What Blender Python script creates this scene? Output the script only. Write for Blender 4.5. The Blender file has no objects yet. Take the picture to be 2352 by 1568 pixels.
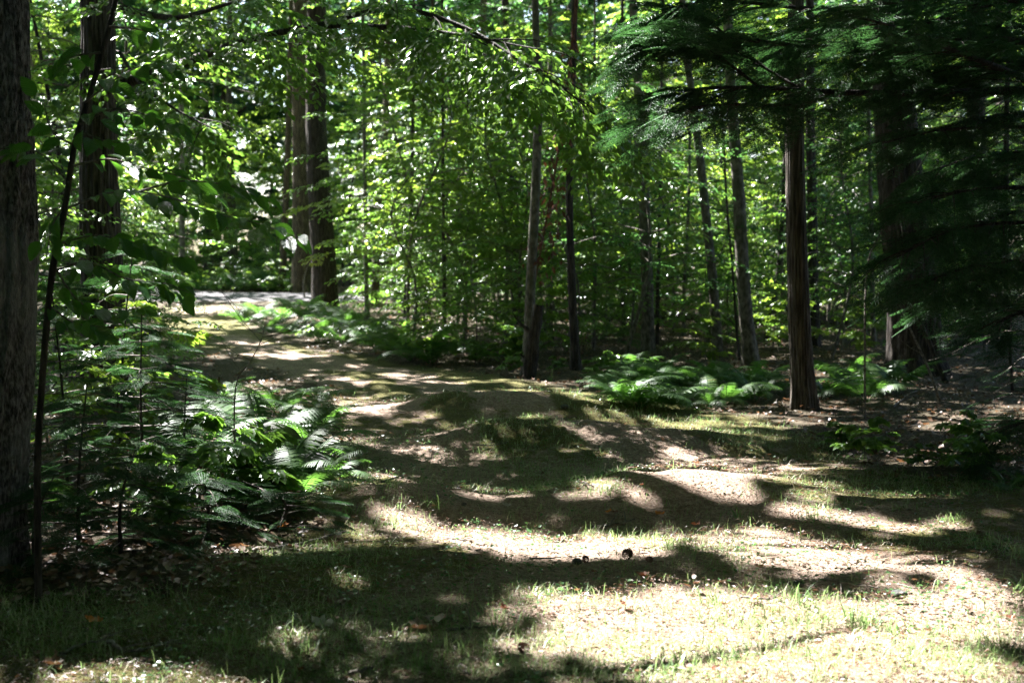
import bpy, math, random
import numpy as np
from mathutils import Vector, Matrix

random.seed(7)
RG = np.random.default_rng(7)
sc = bpy.context.scene

# ------------------------------------------------------------------ camera, sky, sun, exposure
CAM_H, PITCH, FPX = 1.6, math.radians(3.06), 1422.0
cam_data = bpy.data.cameras.new('camera')
cam = bpy.data.objects.new('camera', cam_data)
sc.collection.objects.link(cam)
cam.location = (0, 0, CAM_H)
cam.rotation_euler = (math.radians(90) - PITCH, 0, 0)
cam_data.sensor_width = 36.0
cam_data.lens = 50.0
cam_data.clip_start = 0.1
cam_data.clip_end = 1500
cam_data.dof.use_dof = True
cam_data.dof.focus_distance = 9.5
cam_data.dof.aperture_fstop = 2.8
cam_data.dof.aperture_blades = 0
sc.camera = cam

SUN_EL, SUN_AZ = math.radians(54), math.radians(-42)       # azimuth from +Y, clockwise seen from above
SDIR = np.array([math.sin(SUN_AZ) * math.cos(SUN_EL), math.cos(SUN_AZ) * math.cos(SUN_EL), math.sin(SUN_EL)])
world = bpy.data.worlds.new('World')
sc.world = world
world.use_nodes = True
wn, wl = world.node_tree.nodes, world.node_tree.links
sky = wn.new('ShaderNodeTexSky')
sky.sky_type = 'NISHITA'
sky.sun_disc = False
sky.sun_elevation = SUN_EL
sky.sun_rotation = SUN_AZ
sky.air_density = 1.0
sky.dust_density = 1.5
wl.new(sky.outputs['Color'], wn['Background'].inputs['Color'])
wn['Background'].inputs['Strength'].default_value = 0.05
sun_d = bpy.data.lights.new('sun', 'SUN')
sun_d.energy = 5.0
sun_d.angle = math.radians(0.53)
sun_d.color = (1.0, 0.985, 0.965)
sun = bpy.data.objects.new('sun', sun_d)
sc.collection.objects.link(sun)
sun.rotation_euler = Vector(SDIR).to_track_quat('Z', 'Y').to_euler()
sc.view_settings.view_transform = 'Standard'
sc.view_settings.look = 'None'
sc.view_settings.exposure = 3.45
sc.view_settings.gamma = 1.0
sc.view_settings.use_curve_mapping = False
sc.render.engine = 'CYCLES'
cy = sc.cycles
cy.max_bounces = 7
cy.diffuse_bounces = 4
cy.glossy_bounces = 2
cy.transmission_bounces = 4
cy.transparent_max_bounces = 8
cy.sample_clamp_indirect = 4.0
cy.use_denoising = True
cy.denoising_prefilter = 'NONE'
cy.caustics_reflective = False
cy.caustics_refractive = False

# ------------------------------------------------------------------ noise and terrain
_T = np.random.default_rng(99).random((6, 256, 256))

def vn(x, y, s=0):
    x = np.asarray(x, float); y = np.asarray(y, float)
    xi = np.floor(x).astype(int); yi = np.floor(y).astype(int)
    fx = x - xi; fy = y - yi
    fx = fx * fx * (3 - 2 * fx); fy = fy * fy * (3 - 2 * fy)
    T = _T[s % 6]
    a = T[xi & 255, yi & 255]; b = T[(xi + 1) & 255, yi & 255]
    c = T[xi & 255, (yi + 1) & 255]; d = T[(xi + 1) & 255, (yi + 1) & 255]
    return (a * (1 - fx) + b * fx) * (1 - fy) + (c * (1 - fx) + d * fx) * fy

def fbm(x, y, s=0, n=3):
    t = 0; a = 0.5; f = 1.0; tot = 0
    for k in range(n):
        t = t + a * vn(x * f + 17.3 * k, y * f - 9.1 * k, s + k); tot += a; a *= .5; f *= 2.03
    return t / tot

def sstep(a, b, x):
    t = np.clip((np.asarray(x, float) - a) / (b - a), 0, 1)
    return t * t * (3 - 2 * t)

HUMPS = [  # x, y, radius x, radius y, height, turn
    (-0.1, 15.6, 1.25, .75, .17, .1), (1.05, 12.6, 1.0, .8, .12, -.2), (-.1, 12.6, 1.0, .55, .10, .2), (0.2, 13.9, 1.4, .6, -.08, 0),
    (1.25, 9.75, .75, .55, .15, -.2), (2.9, 9.2, 1.4, .6, .06, 0), (-.75, 9.35, .75, .45, .11, .3),
    (-.3, 10.4, .7, .6, -.07, 0), (2.6, 12.3, 1.2, .5, -.06, .2), (3.6, 10.6, 1.5, .5, .06, -.1),
    (0.3, 8.7, .9, .5, -.06, .1), (2.0, 7.3, 1.2, .5, .05, -.2), (-1.6, 7.1, 1.2, .5, .04, .1), (-1.8, 18.5, 1.5, .8, .07, .1),
    (-3.5, 23, 2, 1, .10, .2), (.9, 6.3, 1., .4, -.03, 0)]

def H0(x, y):
    x = np.asarray(x, float); y = np.asarray(y, float)
    z = 0.9 * sstep(18, 62, y) + 1.2 * sstep(60, 130, y) + .5 * sstep(6, 22, x - .12 * y) * sstep(8, 20, y)
    z = z + 0.10 * (fbm(x * .35, y * .35, 1, 2) - .5) * sstep(2, 10, y)
    for hx, hy, rx, ry, hh, tw in HUMPS:
        dx = x - hx; dy = y - hy
        u = (dx * math.cos(tw) + dy * math.sin(tw)) / rx; v = (-dx * math.sin(tw) + dy * math.cos(tw)) / ry
        z = z + 1.45 * hh * np.exp(-(u * u + v * v))
    return z

def ray(px, py):        # a pixel of the 2352-wide photograph
    u = (px * .43537 - 512) / FPX; v = (341 - py * .43537) / FPX
    c, s = math.cos(PITCH), math.sin(PITCH)
    return np.array([u, c + v * s, -s + v * c])

def P(px, py):          # where that line of sight meets the ground
    d = ray(px, py)
    t = np.concatenate([np.linspace(2.5, 30, 1400), np.linspace(30.05, 150, 1500)])
    z = CAM_H + d[2] * t - H0(d[0] * t, d[1] * t)
    k = np.argmax(z < 0)
    if z[k] >= 0:
        k = len(t) - 1
    return np.array([d[0] * t[k], d[1] * t[k], CAM_H + d[2] * t[k]])

def at(px, py, Y):
    d = ray(px, py)
    t = Y / d[1]
    return np.array([d[0] * t, Y, CAM_H + d[2] * t])

left_edge = [(0, 1392), (300, 1385), (470, 1360), (570, 1300), (650, 1235), (730, 1175), (775, 1110), (810, 1060), (800, 1010), (760, 965), (770, 900),
             (640, 850), (480, 815), (390, 785), (360, 745), (370, 715), (400, 704)]
right_edge = [(2500, 1125), (2300, 1112), (2050, 1100), (1920, 1050), (1790, 980), (1620, 938), (1450, 915), (1250, 883), (1050, 850), (800, 812),
              (640, 785), (590, 765), (560, 735), (530, 706)]
POLY = [(-9, -14), (-9, P(-300, 1392)[1])] + [tuple(P(*q)[:2]) for q in left_edge] + [tuple(P(*q)[:2]) for q in right_edge[::-1]] + [(16, 10.2), (16, -14)]
POLY = np.array(POLY)

def poly_sd(x, y, poly=POLY):       # > 0 inside
    x = np.asarray(x, float); y = np.asarray(y, float)
    d = np.full(x.shape, 1e9); ins = np.zeros(x.shape, bool)
    n = len(poly)
    for i in range(n):
        ax, ay = poly[i]; bx, by = poly[(i + 1) % n]
        ex, ey = bx - ax, by - ay
        t = np.clip(((x - ax) * ex + (y - ay) * ey) / (ex * ex + ey * ey + 1e-9), 0, 1)
        d = np.minimum(d, np.hypot(x - ax - t * ex, y - ay - t * ey))
        c = ((ay > y) != (by > y))
        xin = ax + (y - ay) * ex / (ey if abs(ey) > 1e-9 else 1e-9)
        ins ^= c & (x < xin)
    return np.where(ins, d, -d)

TRACKS = [np.array([P(*q)[:2] for q in line]) for line in (
    [(2700, 1470), (2250, 1390), (1850, 1270), (1620, 1165), (1600, 1080), (1560, 1030), (1400, 965), (1150, 905), (900, 850), (700, 812), (520, 770)],
    [(1500, 1340), (1230, 1250), (1090, 1160), (1010, 1060), (930, 990), (870, 925), (720, 860), (540, 805)])]

def track(x, y):                    # 1 in the two worn wheel tracks
    x = np.asarray(x, float); y = np.asarray(y, float); d = np.full(x.shape, 9.)
    for T in TRACKS:
        for (ax, ay), (bx, by) in zip(T[:-1], T[1:]):
            ex, ey = bx - ax, by - ay
            t = np.clip(((x - ax) * ex + (y - ay) * ey) / (ex * ex + ey * ey), 0, 1)
            d = np.minimum(d, np.hypot(x - ax - t * ex, y - ay - t * ey))
    d = d + .5 * (fbm(x * 1.7, y * 1.7, 3, 3) - .5)
    return sstep(.62, .28, d)

def road_d(x, y):                   # > 0 inside the gravel road
    yc = 44.6 - .07 * (np.asarray(x, float) + 10) + .25 * (np.asarray(x, float) + 6) ** 2 * (np.asarray(x, float) > -6)
    return 2.3 - np.abs(y - yc)

def H(x, y):
    z = H0(x, y)
    m = sstep(-.3, .3, poly_sd(x, y))
    z = z + (1 - m) * .05 * (fbm(x * 1.3, y * 1.3, 2, 3) - .35)
    z = z + m * (.07 * (fbm(x * 1.6, y * 2.4, 3, 3) - .5))
    z = z + .10 * sstep(0, .8, road_d(x, y))
    return z

def Hs(x, y):
    return float(H(np.array([x]), np.array([y]))[0])

# ------------------------------------------------------------------ object helpers
COL = sc.collection

def link(o, parent=None):
    COL.objects.link(o)
    if parent is not None:
        o.parent = parent
    return o

def mesh_np(name, V, F, mats, rnd=None, smooth=False, uv=None, matidx=None, attrs=None):
    """V (n,3); F list of (m,k) index arrays"""
    me = bpy.data.meshes.new(name)
    V = np.asarray(V, np.float32)
    me.vertices.add(len(V)); me.vertices.foreach_set('co', V.ravel())
    F = [np.asarray(f, np.int32) for f in F if len(f)]
    loops = np.concatenate([f.ravel() for f in F])
    tot = np.concatenate([np.full(len(f), f.shape[1], np.int32) for f in F])
    start = np.concatenate([[0], np.cumsum(tot)[:-1]]).astype(np.int32)
    me.loops.add(len(loops)); me.loops.foreach_set('vertex_index', loops)
    me.polygons.add(len(tot)); me.polygons.foreach_set('loop_start', start); me.polygons.foreach_set('loop_total', tot)
    if smooth:
        me.polygons.foreach_set('use_smooth', np.ones(len(tot), bool))
    if rnd is not None:
        a = me.attributes.new('rnd', 'FLOAT', 'POINT'); a.data.foreach_set('value', np.asarray(rnd, np.float32))
    for k, v in (attrs or {}).items():
        a = me.attributes.new(k, 'FLOAT', 'POINT'); a.data.foreach_set('value', np.asarray(v, np.float32))
    if uv is not None:
        l = me.uv_layers.new(name='UVMap'); l.data.foreach_set('uv', np.asarray(uv, np.float32)[loops].ravel())
    for m in (mats if isinstance(mats, (list, tuple)) else [mats]):
        me.materials.append(m)
    if matidx is not None:
        me.polygons.foreach_set('material_index', np.asarray(matidx, np.int32))
    me.update(calc_edges=True)
    return me

def ob(name, me, parent=None, loc=None, rot=None, scale=None, **props):
    o = bpy.data.objects.new(name, me)
    link(o, parent)
    if loc is not None: o.location = loc
    if rot is not None: o.rotation_euler = rot
    if scale is not None: o.scale = (scale,) * 3 if not hasattr(scale, '__len__') else scale
    for k, v in props.items(): o[k] = v
    return o

def thing(name, label, cat, loc=(0, 0, 0), group=None, rz=0):
    o = ob(name, None, None, loc, (0, 0, rz))
    o.empty_display_size = .1
    o['label'] = label; o['category'] = cat
    if group: o['group'] = group
    return o

def tag(o, label, cat, group=None):
    o['label'] = label; o['category'] = cat
    if group: o['group'] = group
    return o

def nrm(a):
    return a / np.maximum(np.linalg.norm(a, axis=-1, keepdims=True), 1e-9)

def tube(pts, rad, n=6, ridge=None, cap=False):
    """rings along pts; ridge(theta, s) multiplies the radius. returns V, F(quads)"""
    pts = np.asarray(pts, float); rad = np.asarray(rad, float)
    T = nrm(np.gradient(pts, axis=0))
    ref = np.array([1., 0, 0]) if abs(T[0][0]) < .8 else np.array([0, 1., 0])
    A = nrm(np.cross(T, ref)); B = np.cross(T, A)
    th = np.linspace(0, 2 * np.pi, n, endpoint=False)
    r = np.repeat(rad[:, None], n, 1)
    if ridge is not None:
        s = np.concatenate([[0], np.cumsum(np.linalg.norm(np.diff(pts, axis=0), axis=1))])
        r = r * ridge(np.repeat(th[None], len(pts), 0), np.repeat(s[:, None], n, 1))
    V = pts[:, None] + r[..., None] * (np.cos(th)[None, :, None] * A[:, None] + np.sin(th)[None, :, None] * B[:, None])
    V = V.reshape(-1, 3)
    i = np.arange(len(pts) - 1)[:, None] * n; j = np.arange(n)[None]; j2 = (j + 1) % n
    F = np.stack([i + j, i + j2, i + n + j2, i + n + j], -1).reshape(-1, 4)
    return V, F

def join_vf(parts):
    Vs, Fs, o = [], {}, 0
    for V, F in parts:
        for f in (F if isinstance(F, list) else [F]):
            Fs.setdefault(f.shape[1], []).append(f + o)
        Vs.append(V); o += len(V)
    return np.concatenate(Vs), [np.concatenate(v) for v in Fs.values()]

def smooth_path(pts, n):
    """Catmull-Rom resample"""
    p = np.asarray(pts, float)
    if len(p) == 2:
        return p[0] + (p[1] - p[0]) * np.linspace(0, 1, n)[:, None]
    q = np.vstack([2 * p[0] - p[1], p, 2 * p[-1] - p[-2]])
    out = []
    for t in np.linspace(0, len(p) - 1 - 1e-6, n):
        i = int(t); f = t - i
        a, b, c, d = q[i], q[i + 1], q[i + 2], q[i + 3]
        out.append(.5 * (2 * b + (c - a) * f + (2 * a - 5 * b + 4 * c - d) * f * f + (3 * b - a - 3 * c + d) * f ** 3))
    return np.array(out)

# leaves ------------------------------------------------------------
KITE = (np.array([[0, 0, 0], [.42, .5, .10], [1, 0, -.06], [.42, -.5, .10]]), [np.array([[0, 3, 2], [0, 2, 1]])])
OVAL = (np.array([[0, 0, 0], [.22, -.34, .07], [.6, -.44, .08], [1, 0, -.12], [.6, .44, .08], [.22, .34, .07], [.5, 0, -.02]]),
        [np.array([[0, 1, 2, 6], [6, 4, 5, 0]]), np.array([[6, 2, 3], [6, 3, 4]])])
NEEDLE = (np.array([[0, -.5, 0], [0, .5, 0], [.7, .42, -.02], [1, 0, -.06], [.7, -.42, -.02]]), [np.array([[0, 4, 3], [0, 3, 1], [1, 3, 2]])])
LITTER = (np.array([[0, 0, .05], [.3, -.38, .14], [.75, -.34, .02], [1, 0, .20], [.7, .4, .12], [.25, .36, .0], [.5, 0, 0]]),
          [np.array([[0, 1, 2, 6], [6, 4, 5, 0]]), np.array([[6, 2, 3], [6, 3, 4]])])

def leaves(Pp, A, N, L, W, shape=KITE, rnd=None, rg=RG):
    T, F = shape
    A = nrm(A); B = nrm(np.cross(N, A)); N = np.cross(A, B)
    L = np.broadcast_to(L, len(Pp)); W = np.broadcast_to(W, len(Pp))
    V = (Pp[:, None] + T[None, :, 0, None] * (A * L[:, None])[:, None] + T[None, :, 1, None] * (B * W[:, None])[:, None]
         + T[None, :, 2, None] * (N * L[:, None])[:, None])
    n, k = len(Pp), len(T)
    off = (np.arange(n) * k)[:, None, None]
    Fs = [(f[None] + off).reshape(-1, f.shape[1]) for f in F]
    if rnd is None: rnd = rg.random(n)
    return V.reshape(-1, 3), Fs, np.repeat(rnd, k)

def cat_lv(lst):
    Vs, Fs, Rs, o = [], {}, [], 0
    for V, F, R in lst:
        for f in F: Fs.setdefault(f.shape[1], []).append(f + o)
        Vs.append(V); Rs.append(R); o += len(V)
    return np.concatenate(Vs), [np.concatenate(v) for v in Fs.values()], np.concatenate(Rs)

def spray_template(nside=5, nl=6, rg=RG):
    rows = []
    def twig(u0, v0, ang, ln, n):
        for i in range(n):
            s = (i + .6) / n
            sd = 1 if i % 2 else -1
            rows.append((u0 + math.cos(ang) * ln * s, v0 + math.sin(ang) * ln * s, ang + sd * .95 * (1 - .5 * s)))
        rows.append((u0 + math.cos(ang) * ln, v0 + math.sin(ang) * ln, ang))
    twig(0, 0, 0, 1, nl + 3)
    for k in range(nside):
        s = .12 + .7 * k / nside
        sd = 1 if k % 2 else -1
        twig(s, 0, sd * .85, .55 * (1 - .5 * s), nl)
    return np.array(rows)

BSPRAY = spray_template()

def broad_sprays(O, D, size, leafL, rg, flat=.28, shape=KITE, droop=.25, keep=1.0, tmpl=BSPRAY, wr=.62, up=None):
    """O (n,3) origins, D (n,3) directions. returns leaf arrays"""
    n, m = len(O), len(tmpl)
    D = nrm(D)
    upv = nrm(np.array([0, 0, 1.]) + rg.normal(0, flat * .8, (n, 3))) if up is None else up
    B = nrm(np.cross(upv, D)); N = np.cross(D, B)
    size = np.broadcast_to(size, n)
    u, v, a = tmpl[:, 0], tmpl[:, 1], tmpl[:, 2]
    r2 = u * u + v * v
    Q = O[:, None] + size[:, None, None] * (u[None, :, None] * D[:, None] + v[None, :, None] * B[:, None])
    Q[..., 2] -= (droop * size)[:, None] * r2[None]
    Q += rg.normal(0, .02, Q.shape) * size[:, None, None]
    ang = a[None] + rg.normal(0, .25, (n, m))
    A = np.cos(ang)[..., None] * D[:, None] + np.sin(ang)[..., None] * B[:, None]
    A[..., 2] -= .25 + rg.random((n, m)) * .3
    NN = N[:, None] + rg.normal(0, flat, (n, m, 3))
    Q, A, NN = Q.reshape(-1, 3), A.reshape(-1, 3), NN.reshape(-1, 3)
    if keep < 1:
        k = rg.random(len(Q)) < keep
        Q, A, NN = Q[k], A[k], NN[k]
    L = leafL * rg.uniform(.65, 1.2, len(Q))
    return Q, A, NN, L, L * wr

def hem_template(n=10, sub=3, wid=.34):
    rows = []
    for i in range(n):
        s = .06 + .94 * i / (n - 1)
        for sd in (-1, 1):
            ln = wid * (1 - s) ** .6 + .05
            a = sd * .95
            for k in range(sub):
                f = (k + .3) / sub
                for s2 in (-1, 1):
                    rows.append((s + math.cos(a) * ln * f, math.sin(a) * ln * f, a + s2 * .75, .16 * (1 - .45 * f) * (.5 + ln)))
            rows.append((s + math.cos(a) * ln * .8, math.sin(a) * ln * .8, a, .12))
    rows.append((1, 0, 0, .12))
    return np.array(rows)

HSPRAY = hem_template()
HSPRAY_FINE = hem_template(12, 4)

def hem_sprays(O, D, size, rg, droop=.3, tmpl=HSPRAY, wr=.22, flat=.22):
    n, m = len(O), len(tmpl)
    D = nrm(D)
    upv = nrm(np.array([0, 0, 1.]) + rg.normal(0, flat, (n, 3)))
    B = nrm(np.cross(upv, D)); N = np.cross(D, B)
    size = np.broadcast_to(size, n)
    u, v, a, l = tmpl.T
    Q = O[:, None] + size[:, None, None] * (u[None, :, None] * D[:, None] + v[None, :, None] * B[:, None])
    Q[..., 2] -= (droop * size)[:, None] * (u * u + 1.3 * v * v)[None]
    ang = a[None] + rg.normal(0, .15, (n, m))
    A = np.cos(ang)[..., None] * D[:, None] + np.sin(ang)[..., None] * B[:, None]
    A[..., 2] -= .2
    NN = N[:, None] + rg.normal(0, .3, (n, m, 3))
    L = (l[None] * size[:, None] * rg.uniform(.8, 1.25, (n, m))).ravel()
    return Q.reshape(-1, 3), A.reshape(-1, 3), NN.reshape(-1, 3), L, L * wr

# ------------------------------------------------------------------ materials
def new_mat(name):
    m = bpy.data.materials.new(name); m.use_nodes = True
    nt = m.node_tree; nt.nodes.clear()
    return m, nt.nodes, nt.links

def ramp(N, stops, interp='LINEAR'):
    r = N.new('ShaderNodeValToRGB'); r.color_ramp.interpolation = interp
    e = r.color_ramp.elements
    while len(e) > 1: e.remove(e[-1])
    e[0].position = stops[0][0]; e[0].color = (*stops[0][1], 1)
    for p, c in stops[1:]:
        x = e.new(p); x.color = (*c, 1)
    return r

def leaf_mat(name, stops, trans, tmix=.45, rough=.42, spec=.5, veins=False, bump=0):
    m, N, L = new_mat(name)
    at_ = N.new('ShaderNodeAttribute'); at_.attribute_name = 'rnd'
    oi = N.new('ShaderNodeObjectInfo')
    ad = N.new('ShaderNodeMath'); ad.operation = 'MULTIPLY_ADD'; ad.inputs[1].default_value = .35
    L.new(oi.outputs['Random'], ad.inputs[0]); 
    sc_ = N.new('ShaderNodeMath'); sc_.operation = 'MULTIPLY'; sc_.inputs[1].default_value = .65
    L.new(at_.outputs['Fac'], sc_.inputs[0]); L.new(sc_.outputs[0], ad.inputs[2])
    r = ramp(N, stops); L.new(ad.outputs[0], r.inputs[0])
    b = N.new('ShaderNodeBsdfPrincipled'); L.new(r.outputs[0], b.inputs['Base Color'])
    b.inputs['Roughness'].default_value = rough; b.inputs['Specular IOR Level'].default_value = spec
    t = N.new('ShaderNodeBsdfTranslucent')
    mt = N.new('ShaderNodeMix'); mt.data_type = 'RGBA'; mt.blend_type = 'MULTIPLY'; mt.inputs[0].default_value = .35
    hv = N.new('ShaderNodeHueSaturation'); hv.inputs['Value'].default_value = 1
    mr = N.new('ShaderNodeMapRange'); mr.inputs[3].default_value = .75; mr.inputs[4].default_value = 1.25
    L.new(ad.outputs[0], mr.inputs[0]); L.new(mr.outputs[0], hv.inputs['Value'])
    hv.inputs['Color'].default_value = (*trans, 1)
    L.new(hv.outputs[0], t.inputs['Color'])
    mx = N.new('ShaderNodeMixShader'); mx.inputs[0].default_value = tmix
    L.new(b.outputs[0], mx.inputs[1]); L.new(t.outputs[0], mx.inputs[2])
    if veins:
        uv = N.new('ShaderNodeUVMap')
        w = N.new('ShaderNodeSeparateXYZ'); L.new(uv.outputs[0], w.inputs[0])
        ab = N.new('ShaderNodeMath'); ab.operation = 'ABSOLUTE'; L.new(w.outputs[1], ab.inputs[0])
        f = N.new('ShaderNodeMath'); f.operation = 'MULTIPLY_ADD'; f.inputs[1].default_value = -.55; L.new(ab.outputs[0], f.inputs[0]); L.new(w.outputs[0], f.inputs[2])
        s = N.new('ShaderNodeMath'); s.operation = 'MULTIPLY'; s.inputs[1].default_value = 75; L.new(f.outputs[0], s.inputs[0])
        sn = N.new('ShaderNodeMath'); sn.operation = 'SINE'; L.new(s.outputs[0], sn.inputs[0])
        bp = N.new('ShaderNodeBump'); bp.inputs['Strength'].default_value = .5; bp.inputs['Distance'].default_value = .004
        L.new(sn.outputs[0], bp.inputs['Height']); L.new(bp.outputs[0], b.inputs['Normal']); L.new(bp.outputs[0], t.inputs['Normal'])
    o = N.new('ShaderNodeOutputMaterial'); L.new(mx.outputs[0], o.inputs[0])
    return m

M = {}
M['beech'] = leaf_mat('beech_leaf', [(0, (.035, .085, .018)), (.5, (.055, .12, .024)), (.93, (.085, .15, .03)), (1, (.16, .17, .03))], (.21, .40, .05), .45, .28, .7)
M['beech_near'] = leaf_mat('beech_leaf_near', [(0, (.022, .085, .018)), (.5, (.035, .12, .022)), (.96, (.06, .15, .02)), (1, (.16, .15, .02))], (.13, .36, .03), .42, .32, .5, veins=True)
M['maple'] = leaf_mat('maple_leaf', [(0, (.04, .085, .02)), (.6, (.07, .13, .03)), (1, (.13, .17, .035))], (.32, .48, .055), .48, .3, .65)
M['cool'] = leaf_mat('cool_leaf', [(0, (.03, .075, .028)), (.6, (.05, .11, .04)), (1, (.08, .14, .05))], (.11, .27, .06), .38, .26, .7)
M['hemlock'] = leaf_mat('hemlock_needle', [(0, (.012, .035, .018)), (.5, (.022, .06, .028)), (.9, (.035, .08, .032)), (1, (.07, .09, .04))], (.06, .16, .04), .25, .55, .32)
M['fern'] = leaf_mat('fern_frond', [(0, (.022, .06, .018)), (.5, (.04, .095, .024)), (.93, (.07, .125, .03)), (1, (.25, .18, .05))], (.13, .30, .04), .4, .5, .45)
M['grass'] = leaf_mat('grass_blade', [(0, (.045, .09, .022)), (.4, (.07, .14, .03)), (.62, (.12, .18, .06)), (.72, (.30, .25, .16)), (1, (.54, .47, .37))], (.32, .48, .16), .35, .45, .4)
M['litter'] = leaf_mat('dead_leaf', [(0, (.04, .02, .012)), (.4, (.09, .05, .03)), (.7, (.17, .105, .07)), (.92, (.28, .20, .16)), (1, (.42, .34, .31))], (.3, .14, .06), .15, .45, .5)
M['dead_red'] = leaf_mat('dead_leaf_rust', [(0, (.08, .03, .018)), (1, (.20, .08, .04))], (.2, .07, .03), .25, .5, .4)
M['orange'] = leaf_mat('orange_leaf', [(0, (.5, .13, .02)), (1, (.6, .22, .03))], (.6, .2, .03), .3, .45, .4)
M['pale'] = leaf_mat('pale_dead_leaf', [(0, (.35, .29, .24)), (1, (.45, .40, .36))], (.3, .25, .2), .2, .45, .5)

def bark_mat(name, c0, c1, c2, vs=(9, 9, 1.3), patch=None, bump=.9):
    m, N, L = new_mat(name)
    tc = N.new('ShaderNodeTexCoord'); mp = N.new('ShaderNodeMapping'); mp.inputs['Scale'].default_value = vs
    L.new(tc.outputs['Object'], mp.inputs[0])
    n1 = N.new('ShaderNodeTexNoise'); n1.inputs['Scale'].default_value = 3.2; n1.inputs['Detail'].default_value = 8; n1.inputs['Roughness'].default_value = .65
    L.new(mp.outputs[0], n1.inputs['Vector'])
    n2 = N.new('ShaderNodeTexNoise'); n2.inputs['Scale'].default_value = 1.7; n2.inputs['Detail'].default_value = 4
    L.new(tc.outputs['Object'], n2.inputs['Vector'])
    r = ramp(N, [(.38, c0), (.49, c1), (.61, c2)]); L.new(n1.outputs[0], r.inputs[0])
    out = r.outputs[0]
    if patch:
        r2 = ramp(N, [(.5, (0, 0, 0)), (.62, (1, 1, 1))]); L.new(n2.outputs[0], r2.inputs[0])
        mx = N.new('ShaderNodeMix'); mx.data_type = 'RGBA'
        sc2 = N.new('ShaderNodeMath'); sc2.operation = 'MULTIPLY'; sc2.inputs[1].default_value = .6
        L.new(r2.outputs[0], sc2.inputs[0]); L.new(sc2.outputs[0], mx.inputs[0]); L.new(out, mx.inputs[6]); mx.inputs[7].default_value = (*patch, 1)
        out = mx.outputs[2]
    b = N.new('ShaderNodeBsdfPrincipled'); L.new(out, b.inputs['Base Color']); b.inputs['Roughness'].default_value = .85; b.inputs['Specular IOR Level'].default_value = .3
    bp = N.new('ShaderNodeBump'); bp.inputs['Strength'].default_value = bump; bp.inputs['Distance'].default_value = .05
    L.new(n1.outputs[0], bp.inputs['Height']); L.new(bp.outputs[0], b.inputs['Normal'])
    o = N.new('ShaderNodeOutputMaterial'); L.new(b.outputs[0], o.inputs[0])
    return m

M['bark_grey'] = bark_mat('bark_grey', (.016, .013, .013), (.11, .098, .095), (.27, .25, .245), vs=(20, 20, 6.5), patch=(.32, .32, .31), bump=1.)
M['bark_oak'] = bark_mat('bark_furrowed', (.022, .016, .012), (.07, .055, .044), (.15, .125, .10), vs=(14, 14, 1.0))
M['bark_beech'] = bark_mat('bark_smooth', (.045, .038, .03), (.105, .092, .072), (.19, .17, .14), vs=(6, 6, 3), patch=(.07, .08, .04), bump=.35)
M['bark_hem'] = bark_mat('bark_dark', (.012, .009, .008), (.036, .028, .023), (.075, .06, .05), vs=(12, 12, 1.6))
M['bark_warm'] = bark_mat('bark_warm', (.02, .014, .008), (.055, .042, .022), (.12, .095, .055), vs=(12, 12, 1.2))
M['twig'] = bark_mat('twig_bark', (.05, .04, .035), (.12, .10, .085), (.22, .19, .165), vs=(10, 10, 10), bump=.3)
M['rot'] = bark_mat('rotten_wood', (.03, .015, .012), (.12, .05, .03), (.22, .10, .06), vs=(20, 20, 2))
M['rock'] = bark_mat('mossy_rock', (.015, .015, .014), (.04, .04, .036), (.09, .088, .08), vs=(3, 3, 3), patch=(.06, .075, .03))

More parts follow.
